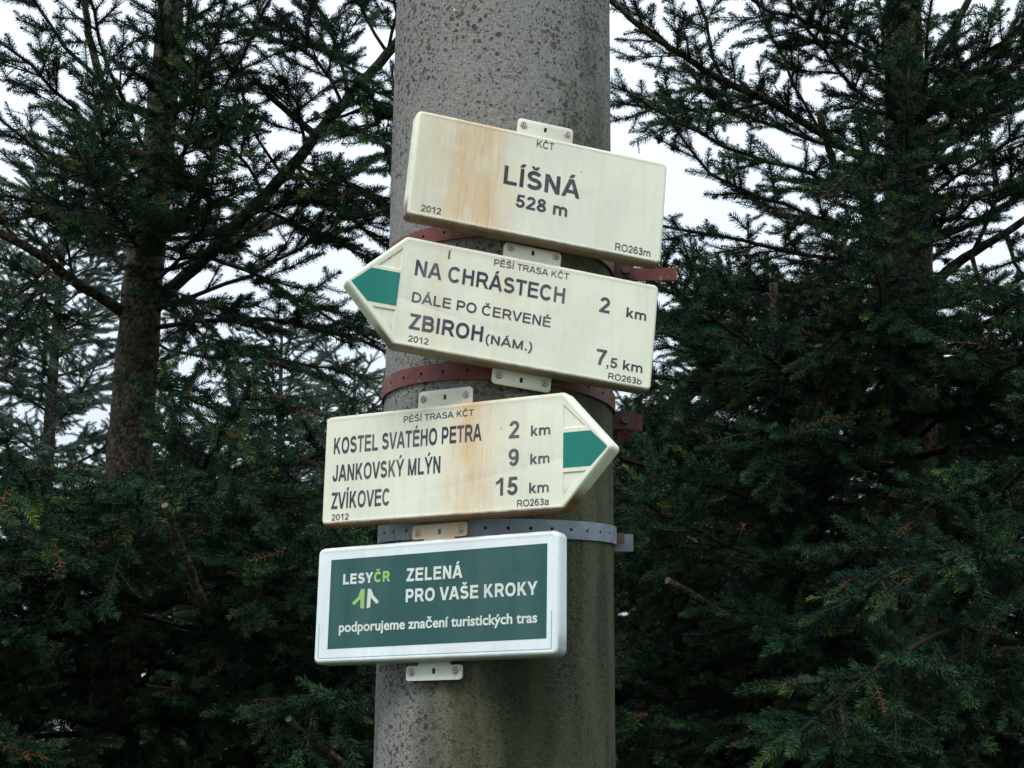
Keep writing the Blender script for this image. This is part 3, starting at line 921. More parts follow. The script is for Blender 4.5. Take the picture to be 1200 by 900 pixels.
# --- left pointing arrow
s2 = sign_root("arrow_sign", 15.87, 0.20, -6.05, -0.0416, 2.1078)
tag(s2, "cream arrow sign pointing left with NA CHRÁSTECH and a green tip", "sign", "arrow shaped trail signs")
W, H, T = 0.3815, 0.1352, 0.0672
m2 = plate_mat("cream_enamel_arrow_left", CREAM, [(-0.082, 0.022, 0.30), (0.0, 0.03, 0.18), (-0.128, 0.008, 0.25)], H / 2, 0.8)
xs = -0.1262
hole_u = [(xs, 0.0245), (xs, 0.0528), (xs - 0.0285, 0.0245)]
hole_d = [(xs, -0.0245), (xs - 0.0285, -0.0245), (xs, -0.0528)]
me = plate_mesh("plate", [(-W / 2 + 0.001, 0)] + arrow_poly(W, H, T, -1)[1:], [0.006, 0.008, 0.0075, 0.0075, 0.008], RIM, holes=[hole_u, hole_d], hole_depth=0.0016, hole_slope=0.0014)
smooth_by_angle(me, 25); link("plate", me, m2, s2)
film([(-0.1815, 0.0), (-0.1605, 0.0205), (-0.1265, 0.0205), (-0.1265, -0.0198), (-0.1605, -0.0198)][::-1], ZP, M_GREEN, s2)
mounting_tab(s2, M_TAB, -0.0035, 0.0687, 0.055, 0.0905, [(0.0048, 0.0843), (0.0622, 0.0843)], (0.0330, 0.0833))
mounting_tab(s2, M_TAB, -0.0008, 0.0714, -0.055, -0.0858, [(0.0067, -0.0752), (0.0633, -0.0752)], (0.0347, -0.0762))
for a in [("PĚŠÍ TRASA KČT", 0.5, -0.0175, 0.0757, 0.0517, 0.0079), ("NA CHRÁSTECH", 1.0, -0.1102, 0.0727, 0.0211, 0.0193),
          ("DÁLE PO ČERVENÉ", 0.75, -0.1094, 0.0587, -0.0114, 0.0122), ("ZBIROH", 1.15, -0.1090, -0.0214, -0.0441, 0.0188),
          ("(NÁM.)", 0.85, -0.0175, 0.0391, -0.0446, 0.0108), ("Í", 0.5, -0.0738, -0.0698, 0.0488, 0.0087), ("2", 1.0, 0.1167, 0.1298, 0.0193, 0.0195),
          ("7", 1.0, 0.1183, 0.1312, -0.0459, 0.0193), (",5 km", 0.75, 0.1316, 0.1770, -0.0467, 0.0122),
          ("RO263b", 0.5, 0.1352, 0.1774, -0.0612, 0.0078), ("2012", 0.55, -0.1080, -0.0841, -0.0590, 0.0074)]:
    lettering(*a, ZP, M_INK, s2)
lettering("km", 0.95, 0.1511, 0.1765, 0.0189, 0.0128, ZP, M_INK, s2, "k")

# --- right pointing arrow
s3 = sign_root("arrow_sign", -28.23, 0.41, -0.91, 0.0483, 1.9299)
tag(s3, "cream arrow sign pointing right with KOSTEL SVATÉHO PETRA and two more places", "sign", "arrow shaped trail signs")
W, H, T = 0.3885, 0.1338, 0.0665
m3 = plate_mat("cream_enamel_arrow_right", CREAM, [(0.004, 0.048, 0.74), (0.006, 0.022, 0.50), (0.045, 0.05, 0.22)], H / 2, 0.98, (0.12, 0.055, 0.018))
xs = 0.1272
hole_u = [(xs, 0.0245), (xs + 0.0290, 0.0245), (xs, 0.0528)]
hole_d = [(xs, -0.0245), (xs, -0.0528), (xs + 0.0290, -0.0245)]
me = plate_mesh("plate", [(W / 2 - 0.0058, 0)] + arrow_poly(W, H, T, 1)[1:], [0.006, 0.008, 0.0075, 0.0075, 0.008], RIM, holes=[hole_u, hole_d], hole_depth=0.0016, hole_slope=0.0014)
smooth_by_angle(me, 25); link("plate", me, m3, s3)
film([(0.1822, 0.0), (0.1612, -0.0198), (0.1278, -0.0198), (0.1278, 0.0198), (0.1612, 0.0198)][::-1], ZP, M_GREEN, s3)
mounting_tab(s3, M_TAB, -0.0740, 0.0, 0.055, 0.0900, [(-0.0668, 0.0805), (-0.0083, 0.0805)], (-0.0372, 0.0803))
for a in [("PĚŠÍ TRASA KČT", 0.5, -0.0822, 0.0128, 0.0500, 0.0074), ("KOSTEL SVATÉHO PETRA", 1.05, -0.1802, 0.0239, 0.0197, 0.0200),
          ("JANKOVSKÝ MLÝN", 1.05, -0.1800, -0.0297, -0.0139, 0.0200), ("ZVÍKOVEC", 1.05, -0.1802, -0.0982, -0.0471, 0.0199),
          ("2", 1.0, 0.0593, 0.0725, 0.0188, 0.0201), ("9", 1.0, 0.0592, 0.0725, -0.0129, 0.0196), ("15", 1.0, 0.0433, 0.0715, -0.0456, 0.0203),
          ("RO263a", 0.5, 0.0713, 0.1111, -0.0597, 0.0077), ("2012", 0.55, -0.1790, -0.1542, -0.0610, 0.0077)]:
    lettering(*a, ZP, M_INK, s3)
for x0, x1, y in ((0.0873, 0.1116, 0.0194), (0.0870, 0.1110, -0.0128), (0.0862, 0.1104, -0.0454)):
    lettering("km", 0.85, x0, x1, y, 0.0120, ZP, M_INK, s3, "k")

# --- green and white plate
s4 = sign_root("sponsor_sign", -27.29, 2.00, 0.24, 0.0114, 1.7724)
tag(s4, "white rimmed dark green sign reading ZELENÁ PRO VAŠE KROKY, lowest on the pole", "sign")
W, H = 0.3242, 0.1368
m4 = plate_mat("white_enamel", (0.74, 0.79, 0.80), [(0.02, 0.05, 0.10)], H / 2, 0.6, (0.10, 0.09, 0.075), 0.3)
me = plate_mesh("plate", [(-W / 2, -H / 2), (W / 2 - 0.007, -H / 2), (W / 2 - 0.007, H / 2), (-W / 2, H / 2)], 0.0085, RIM)
smooth_by_angle(me, 40); link("plate", me, m4, s4)
film([(-0.1423, -0.0510), (0.1406, -0.0496), (0.1411, 0.0538), (-0.1423, 0.0530)], ZP, M_PANEL, s4, "green_panel")
m4t = plate_mat("rusty_white_enamel", (0.56, 0.50, 0.40), [(-0.03, 0.03, 0.55), (0.02, 0.03, 0.9)], 1.0, 0.0)
m4b = plate_mat("white_enamel_tab", (0.62, 0.63, 0.58), [(0.02, 0.006, 0.5)], 1.0, 0.0)
mounting_tab(s4, m4t, -0.0427, 0.0295, 0.055, 0.0895, [(-0.0357, 0.0801), (0.0220, 0.0801)], (-0.0063, 0.0802), notch=True)
mounting_tab(s4, m4b, -0.0454, 0.0273, -0.055, -0.0887, [(-0.0384, -0.0790), (0.0188, -0.0785)], (-0.0093, -0.0785), notch=True)
Z2 = ZP + 0.0003
lettering("LESY", 1.7, -0.1243, -0.0827, 0.0229, 0.0124, Z2, M_WHITEINK, s4)
lettering("ČR", 1.7, -0.0817, -0.0597, 0.0231, 0.0123, Z2, M_LIME, s4)
lettering("ZELENÁ", 1.35, -0.0378, 0.0356, 0.0217, 0.0150, Z2, M_WHITEINK, s4)
lettering("PRO VAŠE KROKY", 1.35, -0.0380, 0.1298, -0.0021, 0.0150, Z2, M_WHITEINK, s4)
bold_lettering("podporujeme značení turistických tras", 1.0, -0.1273, 0.1296, -0.0320, 0.0114, Z2, M_WHITEINK, s4, "d")
film([(-0.0991, 0.0164), (-0.0939, 0.0165), (-0.0938, -0.0066), (-0.0990, -0.0056), (-0.0992, 0.0050), (-0.1076, -0.0020), (-0.1107, 0.0010), (-0.1022, 0.0078)], Z2, M_LIME, s4, "logo")
film([(-0.0896, 0.0162), (-0.0853, 0.0160), (-0.0812, 0.0079), (-0.0737, 0.0005), (-0.0771, -0.0020), (-0.0850, 0.0060), (-0.0855, -0.0053), (-0.0903, -0.0062)], Z2, M_WHITEINK, s4, "logo")
for pts in ([(0.1462, -0.0612), (0.1467, -0.0612), (0.1470, -0.0196), (0.1465, -0.0196)], [(-0.1545, -0.0617), (0.1462, -0.0612), (0.1462, -0.0607), (-0.1545, -0.0612)], [(-0.1551, -0.0610), (-0.1546, -0.0610), (-0.1549, -0.0219), (-0.1554, -0.0219)]):
    film(pts, Z2 - 0.0001, M_BLUE, s4, "printed_line")

# ------------------------------------------------------------ spruce shoots: the repeated sprig of needles
def shoot_mesh(length, n_per_cm, seed, needle_len, mats, flat=0.55):
    rnd = random.Random(seed)
    V, F, MI = [], [], []
    bend = rnd.uniform(-0.10, 0.10)
    def axis(t): return Vector((bend * t * t * length, 0.05 * length * math.sin(t * 3 + seed), t * length))
    tube(V, F, [axis(i / 4) for i in range(5)], [0.0017 * (1 - 0.1 * i) for i in range(5)], 4)
    MI += [1] * len(F)
    N = int(length * 100 * n_per_cm)
    for i in range(N):
        t = (i + rnd.random()) / N
        th = i * 2.39996 + rnd.uniform(-0.3, 0.3)
        p = axis(t)
        spread = R(rnd.uniform(42, 68)) * (1 - 0.5 * max(0, t - 0.8) / 0.2)
        out = Vector((math.cos(th), math.sin(th) * (flat if math.sin(th) < 0 else 0.9), 0)).normalized()
        d = (out * math.sin(spread) + Vector((0, 0, 1)) * math.cos(spread)).normalized()
        L = needle_len * rnd.uniform(0.75, 1.1) * (1 - 0.35 * max(0, t - 0.75) / 0.25)
        side = d.cross(Vector((rnd.uniform(-1, 1), rnd.uniform(-1, 1), rnd.uniform(-1, 1)))).normalized() * 0.00068
        s = len(V)
        curve = out.cross(d).cross(d) * (-0.10 * L)
        V += [p + side, p - side, p + d * L * 0.55 - side * 1.2 + curve, p + d * L * 0.55 + side * 1.2 + curve, p + d * L]
        F += [(s, s + 1, s + 2, s + 3), (s + 3, s + 2, s + 4)]
        MI += [0, 0]
    # terminal bud
    s = len(F)
    e = axis(1.0)
    tube(V, F, [e, e + Vector((0, 0, 0.003)), e + Vector((0, 0, 0.006))], [0.0018, 0.0024, 0.0006], 5)
    MI += [1] * (len(F) - s)
    me = from_lists("spruce_shoot", V, F)
    for mm in mats: me.materials.append(mm)
    for p, i in zip(me.polygons, MI): p.material_index = i
    return me

SHOOTS = {}
def shoots_for(kind):
    if kind in SHOOTS: return SHOOTS[kind]
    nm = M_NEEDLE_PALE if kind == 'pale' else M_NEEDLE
    obs = []
    for i, (L, q, nl, mt) in enumerate(((0.055, 17, .0185, nm), (0.085, 16, .0195, nm), (0.120, 15, .0195, nm), (0.085, 5, .013, M_DEAD), (0.085, 13, .016, nm), (0.120, 17, .022, nm))):
        me = shoot_mesh(L, q, 11 + i, nl, [mt, M_STEM])
        obs.append(bpy.data.objects.new("spruce_shoot", me))        # source meshes of the crowns, not placed themselves
    SHOOTS[kind] = obs
    return obs
SHOOT_LEN = (0.055, 0.085, 0.120, 0.085, 0.085, 0.120)

def crown_nodes(kind):
    obs = shoots_for(kind)
    ng = bpy.data.node_groups.new("crown_" + kind, 'GeometryNodeTree')
    ng.interface.new_socket("Geometry", in_out='INPUT', socket_type='NodeSocketGeometry')
    ng.interface.new_socket("Geometry", in_out='OUTPUT', socket_type='NodeSocketGeometry')
    N, Lk = ng.nodes, ng.links
    gi, go = N.new("NodeGroupInput"), N.new("NodeGroupOutput")
    g2i = N.new("GeometryNodeGeometryToInstance")
    for o in reversed(obs):
        oi = N.new("GeometryNodeObjectInfo"); oi.inputs[0].default_value = o
        Lk.new(oi.outputs["Geometry"], g2i.inputs[0])
    iop = N.new("GeometryNodeInstanceOnPoints")
    Lk.new(gi.outputs[0], iop.inputs["Points"])
    Lk.new(g2i.outputs[0], iop.inputs["Instance"])
    iop.inputs["Pick Instance"].default_value = True
    def attr(nm, ty):
        a = N.new("GeometryNodeInputNamedAttribute"); a.data_type = ty; a.inputs[0].default_value = nm
        return a.outputs[0]
    Lk.new(attr("pick", 'INT'), iop.inputs["Instance Index"])
    e2r = N.new("FunctionNodeEulerToRotation")
    Lk.new(attr("turn", 'FLOAT_VECTOR'), e2r.inputs[0])
    Lk.new(e2r.outputs[0], iop.inputs["Rotation"])
    Lk.new(attr("size", 'FLOAT'), iop.inputs["Scale"])
    Lk.new(iop.outputs[0], go.inputs[0])
    return ng
NG = {}

class Crown:
    def __init__(s, seed):
        s.P, s.E, s.I, s.S = [], [], [], []
        s.V, s.F = [], []
        s.r = random.Random(seed)
    def shoot(s, p, d, length):
        r = s.r
        L = max(0.03, length)
        i = 0 if L < 0.068 else (1 if L < 0.1 else 2)
        u = r.random()
        if u < 0.035: i = 3
        elif i == 1 and u < 0.4: i = 4
        elif i == 2 and u < 0.5: i = 5
        q = d.to_track_quat('Z', 'Y')
        q = q @ Quaternion((0, 0, 1), r.uniform(-0.7, 0.7) + (math.pi if r.random() < 0.15 else 0))
        s.P.append(tuple(p)); s.E.append(tuple(q.to_euler())); s.I.append(i); s.S.append(min(1.3, max(0.6, L / SHOOT_LEN[i])))
    def lateral(s, p, d, L, r0, dens=1.0):
        """side twig: a needled axis with small shoots left and right"""
        r = s.r
        if L < 0.10:
            s.shoot(p, d, L); return
        n = max(2, int(L / 0.075)); pts = [p.copy()]; dd = d.copy()
        step = L / n
        for i in range(n):
            s.shoot(pts[-1], dd, step * 1.12)
            dd = (dd + Vector((r.uniform(-.10, .10), r.uniform(-.10, .10), r.uniform(-.06, .10)))).normalized()
            pts.append(pts[-1] + dd * step)
        tube(s.V, s.F, pts, [r0 * (1 - 0.6 * i / n) for i in range(n + 1)], 4, cap=False)
        m = int(L / 0.034 * dens)
        for j in range(m):
            t = (j + r.uniform(0.2, 0.8)) / m
            if t < 0.12: continue
            k = min(n - 1, int(t * n)); f = t * n - k
            q = pts[k].lerp(pts[k + 1], f)
            ax = (pts[k + 1] - pts[k]).normalized()
            sd = ax.cross(Vector((0, 0, 1)))
            if sd.length < 0.1: sd = Vector((1, 0, 0))
            sd.normalize()
            sg = 1 if j % 2 else -1
            lift = r.uniform(-0.45, 0.40)
            dv = (ax * r.uniform(0.55, 0.95) + sd * sg * 0.8 + sd.cross(ax) * lift).normalized()
            LL = (0.035 + 0.11 * (1 - t) * min(1, L / 0.3)) * r.uniform(0.7, 1.25)
            if LL > 0.13 and r.random() < 0.6:
                s.shoot(q, dv, LL * 0.55); q2 = q + dv * LL * 0.55
                dv2 = (dv + Vector((r.uniform(-.15, .15), r.uniform(-.15, .15), 0.08))).normalized()
                s.shoot(q2, dv2, LL * 0.5)
            else: s.shoot(q, dv, LL)
    def branch(s, pts, r0, spread=0.38, bare=0.15, dens=1.0, V=None, F=None, r_end=0.0035, axis_needles=0.35, curtain=0.0):
        """main branch along the given points"""
        r = s.r
        # resample
        seg = [(pts[i + 1] - pts[i]).length for i in range(len(pts) - 1)]
        L = sum(seg)
        n = max(4, int(L / 0.07))
        res = []
        for i in range(n + 1):
            d = L * i / n; k = 0
            while k < len(seg) - 1 and d > seg[k]: d -= seg[k]; k += 1
            res.append(pts[k].lerp(pts[k + 1], min(1, d / max(seg[k], 1e-6))) + Vector((r.gauss(0, .004), r.gauss(0, .004), r.gauss(0, .004))))
        tube(s.V if V is None else V, s.F if F is None else F, res, [r0 + (r_end - r0) * (i / n) ** 0.8 for i in range(n + 1)], 8 if r0 > 0.008 else 5, cap=True)
        for i in range(n):
            t = i / n
            ax = (res[i + 1] - res[i]).normalized()
            if t > axis_needles: s.shoot(res[i], ax, 0.08)
            if t < bare: continue
            sd = ax.cross(Vector((0, 0, 1)))
            if sd.length < 0.25: sd = Vector((r.choice((-1, 1)), r.uniform(-.5, .5), 0))
            sd.normalize(); upv = sd.cross(ax)
            for sg in (-1, 1):
                if r.random() > dens * 0.95: continue
                prof = min(1.0, 0.35 + 1.6 * (t - bare)) * (1 - t) ** 0.75
                LL = (0.07 + spread * prof) * r.uniform(0.55, 1.15)
                dv = (ax * r.uniform(0.6, 1.0) + sd * sg + upv * r.uniform(-0.22, 0.30) + Vector((0, 0, -curtain))).normalized()
                s.lateral(res[i].lerp(res[i + 1], r.random()), dv, LL, 0.0028, dens)
            if r.random() < 0.45 * dens:
                s.lateral(res[i], (ax * 0.8 + upv * r.uniform(0.4, 1) + sd * r.uniform(-.4, .4)).normalized(), 0.05 + 0.12 * r.random(), 0.002)
            if curtain and r.random() < 0.6:
                s.lateral(res[i], (ax * 0.5 - upv * r.uniform(0.5, 1) + sd * r.uniform(-.6, .6)).normalized(), 0.08 + 0.2 * r.random(), 0.002)
        ax = (res[-1] - res[-2]).normalized()
        s.shoot(res[-1], ax, 0.11)
        for sg in (-1, 1):
            s.shoot(res[-1], (ax + ax.cross(Vector((0, 0, 1))) * sg * 0.9).normalized(), 0.07)
    def auto(s, base, az, elev, L, r0, up=0.35, **k):
        """branch leaving the trunk at azimuth az, elevation elev, curving towards `up`"""
        r = s.r
        pts = [base.copy()]; n = 7; e = elev
        for i in range(n):
            d = Vector((math.cos(az) * math.cos(e), math.sin(az) * math.cos(e), math.sin(e)))
            pts.append(pts[-1] + d * L / n)
            e += up / n * (0.3 + 1.4 * i / n) + r.gauss(0, 0.03); az += r.gauss(0, 0.04)
        s.branch(pts, r0, **k)
    def finish(s, parent, kind):
        me = bpy.data.meshes.new("crown")
        n = len(s.P)
        me.vertices.add(n)
        me.vertices.foreach_set("co", np.array(s.P, dtype=np.float32).ravel())
        a = me.attributes.new("turn", 'FLOAT_VECTOR', 'POINT'); a.data.foreach_set("vector", np.array(s.E, dtype=np.float32).ravel())
        a = me.attributes.new("pick", 'INT', 'POINT'); a.data.foreach_set("value", np.array(s.I, dtype=np.int32))
        a = me.attributes.new("size", 'FLOAT', 'POINT'); a.data.foreach_set("value", np.array(s.S, dtype=np.float32))
        me.update()
        o = link("crown", me, None, parent)
        if kind not in NG: NG[kind] = crown_nodes(kind)
        md = o.modifiers.new("crown", 'NODES'); md.node_group = NG[kind]
        o["kind"] = "stuff"
        if s.V:
            w = link("twigs", from_lists("twigs", s.V, s.F), M_TWIG, parent, smooth=True)
            w["kind"] = "stuff"
        return n

def trunk_part(parent, pts, radii, rnd, mat=M_BARK):
    # resample finely so the bark outline is uneven
    P, Rr = [], []
    for i in range(len(pts) - 1):
        a, b = Vector(pts[i]), Vector(pts[i + 1])
        m = max(1, int((b - a).length / 0.05))
        for k in range(m):
            t = k / m
            P.append(a.lerp(b, t)); Rr.append(radii[i] + (radii[i + 1] - radii[i]) * t)
    P.append(Vector(pts[-1])); Rr.append(radii[-1])
    Rr = [r * (1 + rnd.uniform(-0.012, 0.012)) for r in Rr]
    V, F = [], []
    tube(V, F, P, Rr, 18, True, 0.035, rnd)
    return link("trunk", from_lists("trunk", V, F), mat, parent, smooth=True)

def limb(parent, pts, r0, r1, rnd, name="limb", cut=False, sides=9):
    P, Rr = [], []
    n = len(pts)
    L = sum((pts[i + 1] - pts[i]).length for i in range(n - 1)); acc = 0
    for i in range(n - 1):
        a, b = pts[i], pts[i + 1]; d = (b - a).length; m = max(1, int(d / 0.03))
        for k in range(m):
            P.append(a.lerp(b, k / m) + Vector((rnd.gauss(0, .0015), 0, rnd.gauss(0, .0015)))); Rr.append(r0 + (r1 - r0) * (acc + d * k / m) / L)
        acc += d
    P.append(pts[-1]); Rr.append(r1)
    V, F = [], []
    tube(V, F, P, Rr, sides, True, 0.06, rnd)
    me = from_lists(name, V, F)
    o = link(name, me, [M_BARK, M_CUT] if cut else M_BARK, parent)
    for p in me.polygons: p.use_smooth = len(p.vertices) == 4
    if cut: me.polygons[len(me.polygons) - 1].material_index = 1
    return o

def trunk_x(pts, z):
    for a, b in zip(pts, pts[1:]):
        if a[2] <= z <= b[2]:
            t = (z - a[2]) / (b[2] - a[2]); return Vector(a).lerp(Vector(b), t)
    return Vector(pts[-1])

def px_path(l): return [at(x, y, d) for x, y, d in l]

TOTAL = 0
# ------------------------------------------------------------ left spruce
def left_spruce():
    global TOTAL
    rnd = random.Random(21)
    Y = 2.0
    root = empty("spruce_tree", (at(140, 900, Y).x, Y, 0))
    tag(root, "spruce left of the pole with a bare thick limb rising to the right", "tree", "spruces behind the pole")
    root_inv = Vector(root.location)
    pts = [at(132, 900, Y), at(140, 700, Y), at(150, 560, Y), at(160, 430, Y), at(166, 340, Y), at(183, 200, Y), at(196, 60, Y), at(205, -60, Y), at(212, -300, Y)]
    pts = [Vector((pts[0].x - 0.02, Y, -0.05))] + pts
    rad = [0.082, 0.064, 0.062, 0.059, 0.056, 0.053, 0.045, 0.038, 0.033, 0.012]
    hold = Matrix.Translation(-root_inv)
    T = [p - root_inv for p in pts]
    tp = trunk_part(root, T, rad, rnd)
    c = Crown(5)
    def local(l): return [p - root_inv for p in px_path(l)]
    # limbs the photo shows one by one
    L1 = local([(172, 372, 2.0), (205, 335, 1.98), (240, 302, 1.95), (300, 240, 1.85), (345, 192, 1.78), (385, 140, 1.70), (455, 62, 1.60), (520, -15, 1.52)])
    limb(root, L1, 0.019, 0.011, rnd)
    L2 = local([(370, 158, 1.72), (345, 138, 1.70), (318, 115, 1.68), (296, 93, 1.66)])
    limb(root, L2, 0.010, 0.0065, rnd, "broken_limb", cut=True)
    L3 = local([(152, 372, 2.0), (128, 355, 1.94), (95, 335, 1.86), (60, 308, 1.78), (28, 288, 1.72), (-20, 262, 1.66)])
    limb(root, L3, 0.016, 0.010, rnd)
    L4 = local([(172, 132, 2.0), (140, 122, 1.95), (118, 95, 1.9), (103, 40, 1.86), (98, -30, 1.84)])
    limb(root, L4, 0.013, 0.008, rnd)
    L5 = local([(240, 712, 1.1), (220, 660, 0.98), (205, 622, 0.92), (193, 592, 0.86)])
    limb(root, L5, 0.0095, 0.0062, rnd, "broken_limb", cut=True)
    L6 = local([(415, 905, 1.3), (380, 880, 1.25), (350, 855, 1.2), (338, 842, 1.16)])
    limb(root, L6, 0.009, 0.0075, rnd, "broken_limb", cut=True)
    # side sprays on those limbs
    def spray(path, r0, **k): c.branch(local(path), r0, **k)
    spray([(345, 192, 1.78), (390, 205, 1.7), (440, 232, 1.62), (470, 262, 1.6)], 0.006, spread=0.26, bare=0.05)
    spray([(385, 140, 1.70), (420, 150, 1.6), (462, 175, 1.5)], 0.005, spread=0.24, bare=0.05)
    spray([(300, 240, 1.85), (345, 262, 1.8), (400, 285, 1.76), (440, 310, 1.7)], 0.006, spread=0.22, bare=0.1)
    spray([(330, 205, 1.8), (300, 160, 1.8), (285, 110, 1.8)], 0.005, spread=0.14, bare=0.3, dens=0.7)
    spray([(410, 112, 1.66), (400, 70, 1.7), (380, 20, 1.72), (352, -20, 1.72)], 0.006, spread=0.26, bare=0.05)
    spray([(455, 62, 1.60), (430, 20, 1.6), (410, -30, 1.62)], 0.005, spread=0.26, bare=0.05)
    spray([(430, 90, 1.63), (380, 62, 1.7), (320, 45, 1.75)], 0.005, spread=0.24, bare=0.05)
    spray([(240, 302, 1.95), (300, 320, 1.85), (350, 352, 1.75), (420, 388, 1.65)], 0.007, spread=0.20, bare=0.15)
    spray([(172, 385, 2.0), (270, 372, 1.9), (340, 378, 1.8), (400, 392, 1.74), (450, 412, 1.7)], 0.008, spread=0.20, bare=0.1)
    spray([(60, 308, 1.78), (30, 340, 1.7), (-20, 370, 1.65)], 0.006, spread=0.24, bare=0.1)
    spray([(28, 288, 1.72), (5, 262, 1.7), (-30, 230, 1.7)], 0.005, spread=0.2, bare=0.1)
    for path in ([(360, 175, 1.76), (350, 130, 1.6), (330, 95, 1.55)], [(385, 140, 1.7), (430, 130, 1.6), (475, 140, 1.55)], [(345, 192, 1.78), (370, 225, 1.7), (420, 262, 1.65), (470, 300, 1.6)],
                 [(420, 100, 1.65), (450, 110, 1.55), (480, 100, 1.5)], [(400, 120, 1.68), (385, 85, 1.6), (360, 60, 1.55), (320, 50, 1.5)], [(285, 255, 1.87), (340, 235, 1.75), (385, 230, 1.7)],
                 [(310, 228, 1.84), (290, 190, 1.75), (262, 165, 1.7)], [(455, 62, 1.6), (465, 20, 1.55), (455, -30, 1.5)], [(430, 90, 1.63), (445, 150, 1.5), (465, 210, 1.45)]):
        spray(path, 0.005, spread=0.22, bare=0.05)
    for path in ([(168, 330, 2.0), (215, 352, 1.7), (255, 392, 1.5), (290, 440, 1.4)], [(168, 400, 2.0), (230, 420, 1.8), (300, 415, 1.7), (370, 440, 1.6)],
                 [(175, 350, 2.1), (250, 400, 2.4), (330, 420, 2.5), (420, 440, 2.6)],
                 [(160, 440, 2.0), (195, 450, 1.7), (215, 470, 1.5), (245, 510, 1.4)],
                 [(172, 290, 2.1), (215, 270, 2.4), (250, 240, 2.6)]):
        spray(path, 0.005, spread=0.15, bare=0.1, dens=0.62, curtain=0.1)
    # the fan of shoots at the top left
    for path in ([(180, 230, 2.0), (130, 180, 1.8), (80, 120, 1.65), (25, 70, 1.5), (-20, 30, 1.45)],
                 [(178, 260, 2.0), (120, 225, 1.75), (60, 190, 1.6), (0, 140, 1.5)],
                 [(172, 290, 2.0), (130, 262, 1.8), (80, 242, 1.7), (20, 232, 1.6), (-30, 225, 1.6)],
                 [(118, 95, 1.9), (85, 60, 1.8), (50, 15, 1.75), (20, -30, 1.7)],
                 [(185, 200, 2.0), (150, 130, 1.75), (120, 60, 1.6), (105, 0, 1.5), (95, -50, 1.5)],
                 [(188, 170, 2.0), (200, 110, 1.7), (190, 40, 1.5), (185, -30, 1.4)],
                 [(190, 160, 2.0), (240, 90, 1.7), (262, 20, 1.5), (275, -40, 1.45)],
                 [(190, 200, 2.0), (235, 160, 1.75), (262, 100, 1.6), (300, 40, 1.5), (330, -20, 1.45)],
                 [(185, 250, 2.0), (215, 190, 1.6), (225, 130, 1.4), (228, 70, 1.3)],
                 [(182, 290, 2.0), (215, 250, 1.6), (245, 205, 1.4), (262, 150, 1.3)],
                 [(186, 240, 2.0), (150, 205, 1.5), (120, 160, 1.3), (105, 100, 1.2)],
                 [(180, 330, 2.0), (215, 300, 1.7), (240, 262, 1.5), (250, 215, 1.4)],
                 [(172, 330, 2.1), (130, 300, 2.3), (80, 270, 2.4), (30, 200, 2.5)],
                 [(190, 120, 2.0), (215, 60, 1.8), (225, 0, 1.7), (230, -50, 1.6)],
                 [(175, 300, 2.0), (140, 262, 1.4), (115, 225, 1.2), (90, 170, 1.1)]):
        spray(path, 0.007, spread=0.20, bare=0.12)
    # everything round the trunk, dense below
    for i in range(120):
        z = 0.35 + 1.95 * (i / 120) + rnd.uniform(-0.03, 0.03)
        az = i * 2.39996 + rnd.uniform(-.3, .3)
        hi = max(0, (z - 1.9) / 0.8)
        L = (1.15 - 0.35 * hi) * rnd.uniform(0.75, 1.15)
        b = trunk_x(T, z)
        c.auto(b, az, R(-4 + 18 * hi) + rnd.gauss(0, 0.08), L, 0.009, up=0.15 + 0.3 * hi, spread=0.42 - 0.1 * hi, bare=0.18, dens=0.85, curtain=0.12)
    for i in range(15):      # boughs hanging over the lower trunk on the near side
        z = 1.15 + 1.1 * i / 15
        c.auto(trunk_x(T, z), R(-90) + rnd.uniform(-0.9, 0.9), R(5) + rnd.gauss(0, .1), 0.75 * rnd.uniform(.6, 1.2), 0.007, up=-0.15, spread=0.36, bare=0.1, dens=0.9, curtain=0.2)
    spray([(95, 335, 1.86), (80, 300, 1.8), (70, 250, 1.75)], 0.004, spread=0.16, bare=0.1)
    spray([(60, 308, 1.78), (50, 345, 1.7), (55, 390, 1.6)], 0.004, spread=0.18, bare=0.1, curtain=0.15)
    for i in range(5):      # sparse branches up the back of the visible crown
        z = 2.75 + 1.3 * i / 12
        az = rnd.uniform(0.1, math.pi - 0.1)
        c.auto(trunk_x(T, z), az, R(25) + rnd.gauss(0, .1), 0.8 * rnd.uniform(.7, 1.1), 0.008, up=0.5, spread=0.26, bare=0.2, dens=0.7)
    for i in range(9):
        z = 3.75 + 1.2 * i / 9
        c.auto(trunk_x(T, z), rnd.uniform(0, 6.28), R(35), 0.6 * (1 - i / 16), 0.006, up=0.5, spread=0.25, bare=0.15)
    TOTAL += c.finish(root, 'dark')
left_spruce()

